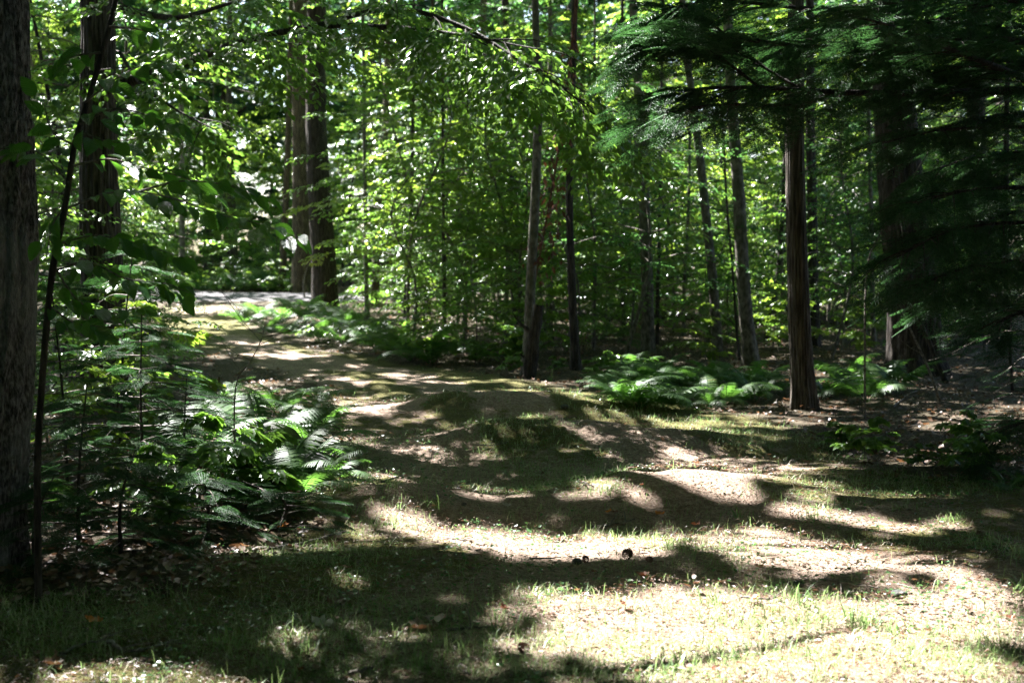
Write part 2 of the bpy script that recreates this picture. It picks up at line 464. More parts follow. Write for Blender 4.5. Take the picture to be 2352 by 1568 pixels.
def ground_mat():
    m, N, L = new_mat('ground_soil_moss')
    tc = N.new('ShaderNodeTexCoord')
    pa = N.new('ShaderNodeAttribute'); pa.attribute_name = 'path'
    mo = N.new('ShaderNodeAttribute'); mo.attribute_name = 'moss'
    rd = N.new('ShaderNodeAttribute'); rd.attribute_name = 'road'
    def noise(sc_, det=6, ro=.6, stretch=None):
        n = N.new('ShaderNodeTexNoise'); n.inputs['Scale'].default_value = sc_; n.inputs['Detail'].default_value = det; n.inputs['Roughness'].default_value = ro
        L.new(tc.outputs['Object'], n.inputs['Vector']); return n
    nf, nm, nb, ng = noise(38, 9, .8), noise(7, 8, .75), noise(1.4, 4), noise(130, 4, .8)
    def mix(f, a, b, bt='MIX'):
        x = N.new('ShaderNodeMix'); x.data_type = 'RGBA'; x.blend_type = bt
        for s, i in ((f, 0), (a, 6), (b, 7)):
            if isinstance(s, (int, float)): x.inputs[i].default_value = s
            elif isinstance(s, tuple): x.inputs[i].default_value = (*s, 1)
            else: L.new(s, x.inputs[i])
        return x.outputs[2]
    duff = ramp(N, [(.3, (.12, .065, .042)), (.45, (.27, .19, .14)), (.58, (.42, .335, .275)), (.72, (.58, .51, .46))]); L.new(nf.outputs[0], duff.inputs[0])
    moss = ramp(N, [(.3, (.04, .042, .010)), (.5, (.115, .108, .026)), (.7, (.22, .195, .065))]); L.new(nf.outputs[0], moss.inputs[0])
    add = N.new('ShaderNodeMath'); add.operation = 'MULTIPLY_ADD'; add.inputs[1].default_value = 1.4; L.new(nm.outputs[0], add.inputs[0]); 
    sub = N.new('ShaderNodeMath'); sub.operation = 'SUBTRACT'; L.new(mo.outputs['Fac'], sub.inputs[0]); sub.inputs[1].default_value = .7
    L.new(sub.outputs[0], add.inputs[2])
    mm = ramp(N, [(.44, (0, 0, 0)), (.56, (1, 1, 1))]); L.new(add.outputs[0], mm.inputs[0])
    pathc = mix(mm.outputs[0], duff.outputs[0], moss.outputs[0])
    spk = ramp(N, [(.57, (0, 0, 0)), (.62, (1, 1, 1))]); L.new(ng.outputs[0], spk.inputs[0])
    pathc = mix(spk.outputs[0], pathc, (.07, .035, .02))
    big = ramp(N, [(.35, (.62, .60, .56)), (.62, (1.15, 1.12, 1.1))]); L.new(nm.outputs[0], big.inputs[0])
    pathc = mix(1.0, pathc, big.outputs[0], 'MULTIPLY')
    floor = ramp(N, [(.3, (.03, .02, .014)), (.5, (.075, .048, .03)), (.7, (.15, .10, .07))]); L.new(nf.outputs[0], floor.inputs[0])
    fl = mix(nb.outputs[0], floor.outputs[0], (.05, .045, .02))
    c = mix(pa.outputs['Fac'], fl, pathc)
    grav = ramp(N, [(.3, (.06, .055, .058)), (.5, (.12, .11, .115)), (.7, (.20, .19, .195))]); L.new(ng.outputs[0], grav.inputs[0])
    c = mix(rd.outputs['Fac'], c, grav.outputs[0])
    b = N.new('ShaderNodeBsdfPrincipled'); L.new(c, b.inputs['Base Color']); b.inputs['Roughness'].default_value = .9; b.inputs['Specular IOR Level'].default_value = .25
    bp = N.new('ShaderNodeBump'); bp.inputs['Strength'].default_value = 1.0; bp.inputs['Distance'].default_value = .035
    L.new(nf.outputs[0], bp.inputs['Height'])
    b2 = N.new('ShaderNodeBump'); b2.inputs['Strength'].default_value = .6; b2.inputs['Distance'].default_value = .006
    L.new(ng.outputs[0], b2.inputs['Height']); L.new(bp.outputs[0], b2.inputs['Normal']); L.new(b2.outputs[0], b.inputs['Normal'])
    o = N.new('ShaderNodeOutputMaterial'); L.new(b.outputs[0], o.inputs[0])
    return m
M['ground'] = ground_mat()

# ------------------------------------------------------------------ the ground, split into path, road and forest floor
gx = np.concatenate([[-400, -250, -150, -100, -70], np.arange(-50, -20, 1.), np.arange(-20, -7, .35), np.arange(-7, 7, .08), np.arange(7, 20, .35), np.arange(20, 50, 1.), [50, 70, 100, 150, 250, 400]])
gy = np.concatenate([[-200, -100, -50, -30], np.arange(-20, 3, 1.), np.arange(3, 5, .2), np.arange(5, 18, .07), np.arange(18, 30, .14), np.arange(30, 52, .3), np.arange(52, 90, 1.5), [90, 110, 140, 180, 250, 400]])
X, Y = np.meshgrid(gx, gy)
Z = H(X, Y)
sdp = poly_sd(X, Y) + .22 * (fbm(X * 2.2, Y * 2.2, 4, 3) - .5) * 2
rdm = road_d(X, Y)
near = sstep(40, 15, Y)
Z = Z - near * .03 * track(X, Y)
Z = Z + near * (.022 * (fbm(X * 7, Y * 9, 5, 3) - .5))
pm = sstep(-.12, .12, sdp); rm = sstep(-.15, .25, rdm)
moss_sun = np.clip(.50 + .9 * (fbm(X * .55, Y * .9, 2, 3) - .5) + .35 * sstep(11, 16, Y) - .25 * np.exp(-((X - 1.2) / 2.2) ** 2 - ((Y - 8.6) / 1.1) ** 2) + .25 * sstep(0, -2, X) * sstep(9, 7, Y) - .4 * sstep(33, 37, Y) - .5 * track(X, Y) - .2 * sstep(-1, .5, X) * sstep(8, 6.5, Y), 0, 1)  # moss; last term lightens the near right ground colour to boost its sunlight
V = np.stack([X, Y, Z], -1).reshape(-1, 3)
ny, nx = X.shape
ii = (np.arange(ny - 1)[:, None] * nx + np.arange(nx - 1)[None]).ravel()
F = np.stack([ii, ii + 1, ii + nx + 1, ii + nx], -1)
fcx = lambda a: (a[:-1, :-1] + a[1:, :-1] + a[:-1, 1:] + a[1:, 1:]).ravel() / 4
isr = fcx(rdm) > 0
isp = (fcx(sdp) > 0) & ~isr
for nm, msk in (('gravel_road', isr), ('path', isp), ('forest_floor', ~(isr | isp))):
    f = F[msk]
    used, inv = np.unique(f, return_inverse=True)
    me = mesh_np(nm, V[used], [inv.reshape(f.shape)], M['ground'], smooth=True,
                 attrs={'path': pm.ravel()[used], 'moss': moss_sun.ravel()[used], 'road': rm.ravel()[used]})
    ob(nm, me, kind='structure')

# ------------------------------------------------------------------ sun patches that the canopy gaps are shaped to fit (ground patches in metres)
LIT_PX = [(1500, 1375, 420, 38, 1), (1650, 1330, 200, 14, .6), (1050, 1330, 70, 10, .5), (1330, 1318, 60, 7, .6), (1250, 1425, 170, 30, .85), (1350, 1500, 280, 40, 1), (1900, 1440, 400, 40, 1), (1700, 1540, 500, 30, 1),   # x, y, half width, half height in the photograph, strength: turned into ground ellipses
    (1500, 1470, 330, 45, 1), (1800, 1490, 420, 62, 1), (2050, 1520, 420, 60, 1), (1900, 1545, 500, 50, 1), (1650, 1520, 350, 30, 1), (2150, 1470, 200, 30, 1), (1480, 1400, 250, 26, .9), (2200, 1450, 120, 25, .9),
    (1250, 1245, 270, 30, 1), (1020, 1222, 150, 13, 1), (970, 1172, 100, 9, .9), (1170, 1188, 120, 8, .9), (900, 1200, 80, 7, .6),
    (1600, 1155, 120, 15, .95), (1480, 1112, 150, 12, .85), (1440, 1205, 190, 9, .9), (1700, 1225, 180, 12, 1), (1830, 1270, 220, 17, 1), (1600, 1260, 160, 9, .8),
    (2150, 1385, 230, 26, 1), (2300, 1400, 150, 30, 1), (2000, 1310, 140, 11, .9), (2200, 1340, 120, 8, .8), (1900, 1380, 90, 9, .7),
    (1880, 1113, 150, 9, .95), (2020, 1120, 120, 7, .8), (1780, 1155, 110, 6, .8), (1840, 1200, 120, 6, .5), (2200, 1215, 140, 6, .3),
    (1550, 1030, 120, 9, 1), (1640, 1048, 100, 7, 1), (1600, 1008, 80, 6, .8), (1480, 1045, 60, 9, .9), (1690, 1050, 60, 4, .8),
    (1150, 932, 190, 7, 1), (980, 947, 150, 8, .95), (860, 930, 90, 9, 1), (850, 908, 70, 5, .9), (1380, 925, 90, 6, .8), (1130, 893, 90, 4, .8), (1430, 960, 120, 5, .7),
    (1600, 980, 90, 6, .9), (1720, 978, 60, 4, .9), (1320, 1000, 90, 5, .6), (960, 1050, 70, 9, .9), (980, 1078, 60, 6, .9), (1230, 1037, 70, 6, .8), (1060, 1120, 70, 10, .8), (1150, 1075, 60, 4, .5),
    (700, 808, 120, 4, .9), (480, 822, 60, 3, .9), (620, 815, 60, 3, .7), (950, 860, 70, 3, .5), (1020, 975, 90, 4, .5),
    (440, 712, 80, 8, 1), (430, 738, 60, 6, 1), (600, 693, 60, 3, .8), (330, 690, 40, 4, .6),
    (790, 1015, 60, 14, 1), (600, 1085, 170, 26, 1), (500, 1130, 90, 15, .8), (570, 900, 60, 22, 1), (650, 950, 90, 14, .8), (720, 900, 60, 14, .7), (440, 960, 70, 30, .6), (700, 1060, 90, 14, .8),
    (650, 1228, 60, 9, 1), (400, 1228, 50, 8, .8), (620, 1243, 60, 6, 1), (1950, 950, 70, 8, .8), (1990, 1003, 80, 6, .8), (1850, 985, 50, 6, .8), (2150, 1040, 60, 6, .4), (780, 1120, 50, 10, .8),
    (600, 960, 180, 50, .85), (560, 1060, 150, 40, .7), (720, 1040, 110, 40, .8), (1700, 1470, 480, 60, 1), (1300, 1480, 150, 30, .9), (1450, 1440, 200, 30, .9),
 (200, 1556, 120, 11, .6), (600, 1505, 70, 9, .35), (930, 1545, 130, 7, .5), (840, 1490, 80, 6, .3), (740, 1452, 50, 6, .3),
    (1990, 868, 60, 14, .8), (1600, 880, 150, 14, .4), (1300, 905, 80, 5, .6), (2150, 600, 10, 5, .2)]
LIT = []
for cx, cy, hx, hy, s in LIT_PX:
    c = P(cx, cy)
    wx = hx * .43537 / FPX * c[1]
    n_, f_ = P(cx, cy + hy), P(cx, cy - hy)
    LIT.append((c[0], (n_[1] + f_[1]) / 2, wx * 1.05, max(.08, (f_[1] - n_[1]) / 2 * 1.22), s))

LIT += [(1.8, 9.6, 1.3, .42, 1), (2.2, 8.7, .9, .35, 1), (2.4, 10.7, .8, .25, .9), (1.6, 13.2, .9, .35, .9), (3.6, 12.3, 1.2, .3, .9), (2.5, 14.6, 1.0, .35, .9), (0.2, 17.5, 1.5, .4, .8), (-1.8, 20, 1.2, .5, .8), (-.5, 8.0, .6, .2, .8), (3.6, 7.6, .7, .3, .9), (-1.6, 10.6, .7, .5, .95), (-1.2, 9.5, .45, .35, .85), (-2.4, 9.6, .4, .3, .4), (-1.3, 5.2, .7, .35, .6), (-2.0, 5.3, .4, .3, .5), (1.8, 11.3, 1.0, .6, .8), (-.2, 12.2, 1.0, .6, .7), (4.8, 21, 1.6, 1.1, .6), (3.6, 23.2, 1.2, 1, .6), (6.3, 14.8, .8, .6, .6), (4.7, 9.9, .25, .15, .5), (5.0, 8.7, .25, .15, .5), (3.0, 11.2, .5, .4, .5), (5.6, 11.4, .3, .3, .4), (-1.5, 13.5, .8, .8, .5), (1.2, 12.0, 1.5, .5, .35)]

def lit_value(gx_, gy_):
    jx = gx_ + .5 * (fbm(gx_ * 1.6, gy_ * 1.6, 1, 3) - .5) + .35 * (vn(gx_ * 5.3, gy_ * 5.3, 4) - .5)
    jy = gy_ + .5 * (fbm(gx_ * 1.6 + 31, gy_ * 1.6, 2, 3) - .5) + .35 * (vn(gx_ * 5.3 + 9, gy_ * 5.3, 5) - .5)
    v = np.zeros(gx_.shape)
    for cx, cy, rx, ry, s in LIT:
        d = ((jx - cx) / rx) ** 2 + ((jy - cy) / ry) ** 2
        v = np.maximum(v, s * (d < 1.0) + s * .5 * ((d >= 1) & (d < 1.35)))
    nz = fbm(gx_ * 1.15 + 3, gy_ * 1.15 + 9, 5, 3)
    v = np.maximum(v, .8 * (nz > .615) * sstep(6.5, 8, gy_) * sstep(-3.5, -1.5, gx_))
    n2_ = vn(gx_ * 3.3 + 7, gy_ * 3.3 + 2, 1)
    v = np.maximum(v, .75 * (n2_ > .79) * sstep(5.2, 6.5, gy_) * sstep(-4, -2, gx_))
    # the clearing over the road, and porous woods at the back
    far = sstep(24, 33, gy_)
    holes = fbm(gx_ * .55 + 5, gy_ * .55, 3, 3)
    v = np.maximum(v, far * np.where(holes > .535, .95, .03))
    rz = sstep(40.5, 42, gy_) * sstep(48, 47, gy_) * sstep(-3, -5, gx_)
    v = v * (1 - rz * (vn(gx_ * 1.6, gy_ * 1.1, 2) < .62 + .25 * sstep(-9, -6, gx_)))
    clearing = sstep(47.5, 49, gy_) * sstep(3, -3, gx_)
    v = np.maximum(v, .95 * clearing * (holes > .47))
    dark = sstep(5.5, 8, gx_ - .05 * gy_) * sstep(45, 25, gy_)
    v = v * (1 - .8 * dark)
    return v

# ------------------------------------------------------------------ trunks
def ridge_fn(kind, seed):
    if kind == 'oak':
        return lambda th, s: 1 + .10 * (np.abs(np.sin(th * 9 + 3.5 * fbm(th * 1.2 + seed, s * 1.3, 1, 3) + .7 * seed)) - .5) + .10 * (fbm(th * 2 / np.pi * 4 + seed, s * 4, 2, 2) - .5)
    if kind == 'grey':
        return lambda th, s: 1 + .12 * (np.abs(np.sin(th * 8 + 5 * fbm(th * 1.5 + seed, s * 2.2, 1, 3))) - .5) + .10 * (fbm(th * 3 + seed, s * 5, 2, 3) - .5)
    return lambda th, s: 1 + .07 * (fbm(th * 1.3 + seed, s * 1.2, 2, 3) - .5)

def trunk_mesh(path, r0, r1, mat, kind='smooth', n=24, rings=60, seed=0, flare=.35, z0=0):
    p = smooth_path(path, rings)
    p = p + np.stack([.012 * (fbm(p[:, 2] * .8 + seed, p[:, 2] * 0 + seed, 1, 2) - .5), .03 * (fbm(p[:, 2] * .8, p[:, 2] * 0 + seed + 7, 2, 2) - .5), 0 * p[:, 2]], -1) * 2
    t = np.linspace(0, 1, rings)
    z = p[:, 2] - p[0, 2]
    r = (r0 + (r1 - r0) * t) * (1 + flare * np.exp(-np.maximum(z, 0) / .25))
    rf = ridge_fn(kind, seed)
    def rg2(th, s):     # periodic: blend both ends
        w = sstep(0, .6, th)
        base = rf(th, s) * w + rf(th + 2 * np.pi, s) * (1 - w)
        root = 1 + .22 * np.exp(-s / .3) * np.cos(th * 5 + seed * 2)
        return base * root
    V, F = tube(p, r, n, rg2)
    return mesh_np('trunk', V, [F], mat, smooth=True), p

def limbs_from(p, n, rg, reach=3.0, z_lo=.6, r=.05, up=.3):
    """list of limb paths (world coordinates) from a trunk path"""
    out = []
    for k in range(n):
        i = int((z_lo + (1 - z_lo) * (k + rg.random()) / n) * (len(p) - 1))
        az = k * 2.399 + rg.random()
        L = reach * rg.uniform(.6, 1.1)
        d = np.array([math.cos(az), math.sin(az), up + rg.uniform(-.1, .2)])
        a = p[i]; out.append(np.array([a, a + d * L * .5 + [0, 0, .1], a + d * L + [0, 0, -.15 * L]]))
    return out

TALL = []           # (root object, base xyz, crown centre, kind)
def tall_tree(base_px, Y_, pts_px, wpx, mat, kind, label, cat='tree', top=15.0, n=24, rings=70, seed=0, flare=.3, limb_n=5, crown='beech', name='broadleaf_tree', z0=None, limb_lo=.72, group=None):
    """pts_px: list of (x, y) of the trunk's middle from the base upward; all at depth Y_"""
    path = [at(x, y, Y_) for x, y in pts_px]
    b = path[0].copy()
    gz = Hs(b[0], b[1]) if z0 is None else z0
    d = path[1] - path[0]
    if abs(b[2] - gz) > .02:
        b = b + d / d[2] * (gz - .12 - b[2])
        path = [b] + [q for q in path if q[2] > b[2] + .3]
    d = nrm((path[-1] - path[-2])[None])[0]
    d = nrm((d + np.array([0, 0, 1.5]))[None])[0]
    if path[-1][2] < top:
        path.append(path[-1] + d * (top - path[-1][2]) * .5); path.append(path[-1] + np.array([0, 0, 1.]) * (top - path[-1][2]))
    base = path[0].copy(); base[2] = gz
    loc = [q - base for q in path]
    r0 = wpx * .43537 / FPX * Y_ / 2
    root = thing(name, label, cat, tuple(base), group)
    me, p = trunk_mesh(loc, r0 * 1.04, r0 * .45, M[mat], kind, n, rings, seed, flare)
    ob('trunk', me, root)
    rg = np.random.default_rng(seed + 50)
    for lp in limbs_from(p, limb_n, rg, 3.2, limb_lo):
        q = smooth_path(lp, 8)
        V, F = tube(q, np.linspace(r0 * .35, r0 * .08 + .008, 8), 6)
        ob('limb', mesh_np('limb', V, [F], M[mat], smooth=True), root)
    TALL.append((root, base, base + p[-1] * [1, 1, .9], crown))
    return root, base, p

def Ybase(px, py): return float(P(px, py)[1])

tA = tall_tree(None, 7.4, [(-52, 1375), (-36, 1150), (-10, 900), (8, 600), (6, 300), (2, 0)], 190, 'bark_grey', 'grey', 'massive grey tree with cracked lichened bark at the left edge of the scene', n=120, rings=300, seed=3, flare=.10, name='grey_barked_tree', limb_lo=.75)
tB = tall_tree(None, 15.5, [(240, 960), (237, 700), (228, 400), (224, 0)], 104, 'bark_oak', 'oak', 'thick reddish-brown tree with furrowed bark just right of the grey barked tree', n=96, rings=260, seed=4, flare=.2, name='furrowed_tree')
YD = 36.0
tD = tall_tree(None, YD, [(750, 735), (740, 550), (727, 300), (727, 0)], 58, 'bark_hem', 'oak', 'dark straight tree rising from the ferns where the path bends to the road', seed=5, n=40, rings=90, flare=.3, crown='hemlock', name='dark_tree')
tE = tall_tree(None, 47.5, [(694, 690), (694, 450), (690, 200), (690, 60)], 46, 'bark_warm', 'oak', 'pale sunlit yellowish tree directly behind the dark straight tree', seed=6, n=40, rings=80, name='sunlit_tree')
tall_tree(None, 48.5, [(645, 690), (655, 500), (662, 300), (668, 60)], 17, 'bark_warm', 'smooth', 'slim sunlit tree beside the pale yellowish one across the road', seed=7, n=16, rings=40, name='sunlit_tree')
YF = Ybase(1212, 860)
tF = tall_tree(None, YF, [(1211, 860), (1219, 650), (1232, 400), (1238, 180), (1230, 40)], 25, 'bark_beech', 'smooth', 'slim mottled grey tree at the forest edge behind the middle of the path', seed=8, n=20, name='mottled_tree')
tG = tall_tree(None, 33, [(1190, 780), (1182, 480), (1172, 300), (1160, 0)], 24, 'bark_hem', 'oak', 'dark tree half hidden by leaves left of the slim mottled grey tree', seed=9, n=20, crown='hemlock', name='dark_tree')
YH = Ybase(1322, 850)
tall_tree(None, YH, [(1322, 850), (1314, 650), (1308, 400), (1318, 100)], 20, 'bark_hem', 'oak', 'thin dark tree with rusty dead foliage right of the mottled grey tree', seed=10, n=16, crown='hemlock', name='dark_tree')
YI = 24.5
tI = tall_tree(None, YI, [(1488, 830), (1486, 650), (1478, 400), (1464, 150), (1455, 0)], 29, 'bark_beech', 'smooth', 'straight light grey tree rising out of the middle of the right fern bank', seed=11, n=28, rings=90, name='light_grey_tree')
tJ = tall_tree(None, 24, [(1652, 850), (1638, 650), (1612, 400), (1590, 230), (1566, 0)], 23, 'bark_beech', 'smooth', 'slender grey tree leaning left behind the right fern bank', seed=12, n=22, name='leaning_tree')
tK = tall_tree(None, 22.5, [(1726, 870), (1708, 650), (1696, 450), (1684, 270), (1672, 50)], 33, 'bark_beech', 'smooth', 'mossy ringed grey tree at the right end of the fern bank', seed=13, n=28, rings=90, flare=.5, name='mossy_tree')
YL = Ybase(1845, 940)
tL = tall_tree(None, YL, [(1845, 945), (1836, 700), (1826, 400), (1828, 0)], 52, 'bark_oak', 'oak', 'dark brown finely furrowed tree standing nearest the right bend of the path', seed=14, n=72, rings=220, flare=.3, name='furrowed_tree')
tM = tall_tree(None, 20.5, [(2105, 880), (2095, 700), (2070, 450), (2050, 200), (2045, 0)], 118, 'bark_hem', 'oak', 'very thick dark tree with flaring base in the shade at right', seed=15, n=72, rings=160, flare=.3, name='thick_tree', crown='hemlock')
tM2 = tall_tree(None, 27, [(2260, 870), (2255, 700), (2245, 400), (2240, 0)], 52, 'bark_hem', 'oak', 'dark tree in deep shade right of the very thick one', seed=16, n=30, crown='hemlock', name='dark_tree')
tall_tree(None, 26, [(1872, 870), (1868, 650), (1862, 300), (1860, 0)], 26, 'bark_hem', 'oak', 'dark tree peeking out right behind the finely furrowed tree', seed=17, n=24, name='dark_tree', crown='hemlock')
tall_tree(None, 40, [(858, 740), (866, 600), (880, 400), (888, 200)], 19, 'bark_warm', 'smooth', 'thin reddish-brown tree in the wood right of the dark straight tree', seed=18, n=14, rings=40, name='reddish_tree')
# thin dark stems between the larger trees
THIN = [(845, 755, 838, 430, 11, 34, 'thin black stem just right of the dark straight tree'), (928, 790, 942, 540, 11, 30, 'thin dark stem with a broken twig left of the wood middle'),
        (1020, 830, 1018, 500, 10, 26, 'thin mottled stem behind the low ferns'), (1366, 860, 1366, 600, 9, 27, 'thin dark stem right of the rusty leaved tree'),
        (1432, 850, 1430, 560, 12, 30, 'dark stem left of the straight light grey tree'), (1508, 880, 1516, 450, 9, 27, 'thin stem just right of the straight light grey tree'),
        (1568, 850, 1580, 500, 9, 29, 'thin crooked stem midway along the right fern bank'), (1700, 860, 1668, 420, 6, 23.5, 'wiry black stem crossing behind the mossy ringed tree'),
        (1755, 860, 1790, 600, 13, 28, 'leaning dark stem between the mossy ringed and furrowed trees'), (420, 760, 418, 430, 15, 49, 'stem by the sunlit clearing left of the far ferns'),
        (985, 800, 990, 560, 14, 36, 'hazy stem deep in the wood middle'), (2180, 900, 2100, 680, 11, 19, 'leaning dead stem in front of the very thick tree'),
        (2010, 880, 2000, 500, 12, 26, 'thin stem left of the very thick tree'), (2300, 900, 2310, 500, 16, 24, 'dark stem near the shaded hemlock'),
        (540, 740, 520, 420, 26, 60, 'dark trunk in the deep wood beyond the far ferns'), (1260, 870, 1262, 600, 18, 31, 'dark trunk deep in the wood behind the leaning stump')]
for i, (xb, yb, xt, yt, w, Yd, lab) in enumerate(THIN):
    tall_tree(None, Yd, [(xb, yb), ((xb + xt) / 2 + random.uniform(-4, 4), (yb + yt) / 2), (xt, yt), (xt + (xt - xb) * .5, yt - 300)], w, 'bark_hem' if i % 3 else 'bark_beech', 'smooth', lab, seed=30 + i,
              n=10, rings=30, top=9, limb_n=3, limb_lo=.4, name='young_tree')
# unseen trees added off frame so that their crowns shade the path
for i, (x, y) in enumerate([(-7.5, 10.5), (-11, 17), (-9.5, 24), (-14, 30), (-16, 22), (-15, 12), (7.5, 13.5), (9.5, 20), (-13.8, 34), (-20, 36), (-7, -6), (6, -7), (0, -13), (-12, 2), (12, 3)]):
    g = Hs(x, y)
    root = thing('broadleaf_tree', 'unseen tall tree beside the view, added so its crown shades the path', 'tree', (x, y, g), 'tall trees around the path outside the view')
    me, p = trunk_mesh([np.array([0, 0, -.1]), np.array([.1, .1, 6.]), np.array([.2, -.1, 14.])], .24, .1, M['bark_oak'], 'oak', 20, 40, 70 + i)
    ob('trunk', me, root)
    TALL.append((root, np.array([x, y, g]), np.array([x, y, g + 13]), 'beech'))
print('trunks done')

# ------------------------------------------------------------------ overstorey canopy: leaf sprays added with gaps shaped for the sun patches, each leaf given to the nearest tall tree
def build_canopy():
    rg = np.random.default_rng(5)
    cxs, cys, czs = [], [], []
    n = 14500
    G = np.stack([rg.uniform(-19, 19, n), rg.uniform(-14.0, 36, n)], -1)
    far = rg.random(n) < sstep(22, 34, G[:, 1]) * .35
    G = G[~far]
    n2 = 4200
    G = np.concatenate([G, np.stack([rg.uniform(-30, 30, n2), rg.uniform(36, 64, n2)], -1)])
    h = rg.uniform(10.5, 15.5, len(G))
    O = np.stack([G[:, 0] + SDIR[0] / SDIR[2] * h, G[:, 1] + SDIR[1] / SDIR[2] * h, h], -1)
    az = rg.uniform(0, 2 * np.pi, len(O))
    D = np.stack([np.cos(az), np.sin(az), rg.uniform(-.2, .2, len(O))], -1)
    Q, A, N, L, W = broad_sprays(O, D, rg.uniform(1.0, 1.5, len(O)), .335, rg, flat=.35, wr=.74, keep=.52)
    z0 = .1
    g = Q - SDIR[None] / SDIR[2] * (Q[:, 2:3] - z0)
    v = lit_value(g[:, 0], g[:, 1])
    keep = v < rg.random(len(Q)) * .98 + .02  # leaves whose shadow would cover a sun patch are dropped
    # nothing of it hangs into the picture
    upang = (Q[:, 2] - CAM_H) / np.maximum(Q[:, 1], .1)
    Q, A, N, L, W = Q[keep], A[keep], N[keep], L[keep], W[keep]
    print('canopy leaves', len(Q))
    C = np.array([t[2][:2] for t in TALL])
    idx = np.argmin(((Q[:, None, :2] - C[None]) ** 2).sum(-1), 1)
    for k, (root, base, cc, kind) in enumerate(TALL):
        s = idx == k
        if s.sum() < 50: continue
        V, F, R = leaves(Q[s] - base[None], A[s], N[s], L[s], W[s], KITE, rg=rg)
        ob('crown', mesh_np('crown', V, F, M['cool'], R), root)
build_canopy()

# ------------------------------------------------------------------ saplings and understorey trees (shared meshes)
def sapling_meshes(Ht, rad, nb, seed, leafL, kind='broad', h0=.25, shape=KITE, spray=.8, keep=.9, stem_r=.03, nsp=4):
    rg = np.random.default_rng(seed)
    stem = np.array([[0, 0, -.1], [rg.normal(0, .025 * Ht), rg.normal(0, .025 * Ht), Ht * .33], [rg.normal(0, .05 * Ht), rg.normal(0, .05 * Ht), Ht * .66], [rg.normal(0, .1 * Ht), rg.normal(0, .1 * Ht), Ht]])
    sp = smooth_path(stem, 24)
    Vs, Fs = tube(sp, np.linspace(stem_r, stem_r * .2, 24), 8)
    stem_me = mesh_np('trunk', Vs, [Fs], M['bark_beech' if kind == 'broad' else 'bark_hem'], smooth=True)
    Os, Ds, Ss, br = [], [], [], []
    for k in range(nb):
        f = h0 + (1 - h0) * ((k + .5 * rg.random()) / nb)
        i = min(int(f * 23), 23)
        az = k * 2.399 + rg.normal(0, .3)
        prof = (1 - ((f - h0) / (1 - h0)) ** 1.6 * .75) if kind == 'broad' else (1 - (f - h0) / (1 - h0)) ** .8 + .08
        L = rad * prof * rg.uniform(.65, 1.1)
        d = np.array([math.cos(az), math.sin(az), .22 if kind == 'broad' else -.05])
        q = np.array([sp[i], sp[i] + d * L * .5, sp[i] + d * L + [0, 0, -.22 * L]])
        qq = smooth_path(q, 6)
        br.append(tube(qq, np.linspace(stem_r * .35, .003, 6), 4))
        m = max(2, int(nsp * L / rad + .5))
        for j in range(m):
            s = (j + .6) / m
            o = qq[min(int(s * 5), 5)]
            a2 = az + (rg.choice([-1, 1]) * rg.uniform(.4, 1.0) if j < m - 1 else 0)
            Os.append(o); Ds.append([math.cos(a2), math.sin(a2), rg.uniform(-.15, .12)]); Ss.append(spray * rg.uniform(.6, 1.1) * (.5 + .5 * L / rad))
    bv, bf = join_vf(br)
    br_me = mesh_np('branches', bv, bf, M['twig'])
    O, D, S = np.array(Os), np.array(Ds), np.array(Ss)
    if kind == 'broad':
        Q, A, N, L, W = broad_sprays(O, D, S, leafL, rg, shape=shape, keep=keep)
    else:
        Q, A, N, L, W = hem_sprays(O, D, S, rg, droop=.15, wr=.2)
    V, F, R = leaves(Q, A, N, L, W, shape, rg=rg)
    return stem_me, br_me, (V, F, R)

def crown_me(vfr, mat):
    return mesh_np('crown', vfr[0], vfr[1], M[mat], vfr[2])

VAR = []
def add_var(tag_, args, kw, mat):
    s, b, v = sapling_meshes(*args, **kw)
    VAR.append((tag_, s, b, crown_me(v, mat), args[0]))
add_var('beech', (7, 2.3, 34, 1, .085), {}, 'beech')
add_var('maple', (6, 1.9, 28, 2, .11), {}, 'maple')
add_var('cool', (5, 1.8, 26, 3, .08), {}, 'cool')
add_var('beech', (4, 1.6, 22, 4, .08), dict(h0=.15), 'beech')
add_var('low', (2.2, 1.0, 14, 5, .075), dict(h0=.15, spray=.5, stem_r=.012), 'beech')
add_var('low', (1.3, .7, 10, 6, .085), dict(h0=.2, spray=.38, stem_r=.009), 'maple')
add_var('hemlock', (7, 1.9, 46, 7, .1), dict(kind='hem', h0=.12, shape=KITE, spray=.5, stem_r=.05), 'hemlock')
add_var('hemlock', (3.2, 1.2, 34, 8, .1), dict(kind='hem', h0=.08, shape=KITE, spray=.36, stem_r=.025), 'hemlock')
add_var('seedling', (.5, .3, 6, 9, .075), dict(h0=.3, spray=.17, stem_r=.004), 'beech')
add_var('beech', (10, 2.8, 36, 10, .12), dict(h0=.35, spray=1.1, stem_r=.06), 'maple')
print('variants', [len(v[3].polygons) for v in VAR])

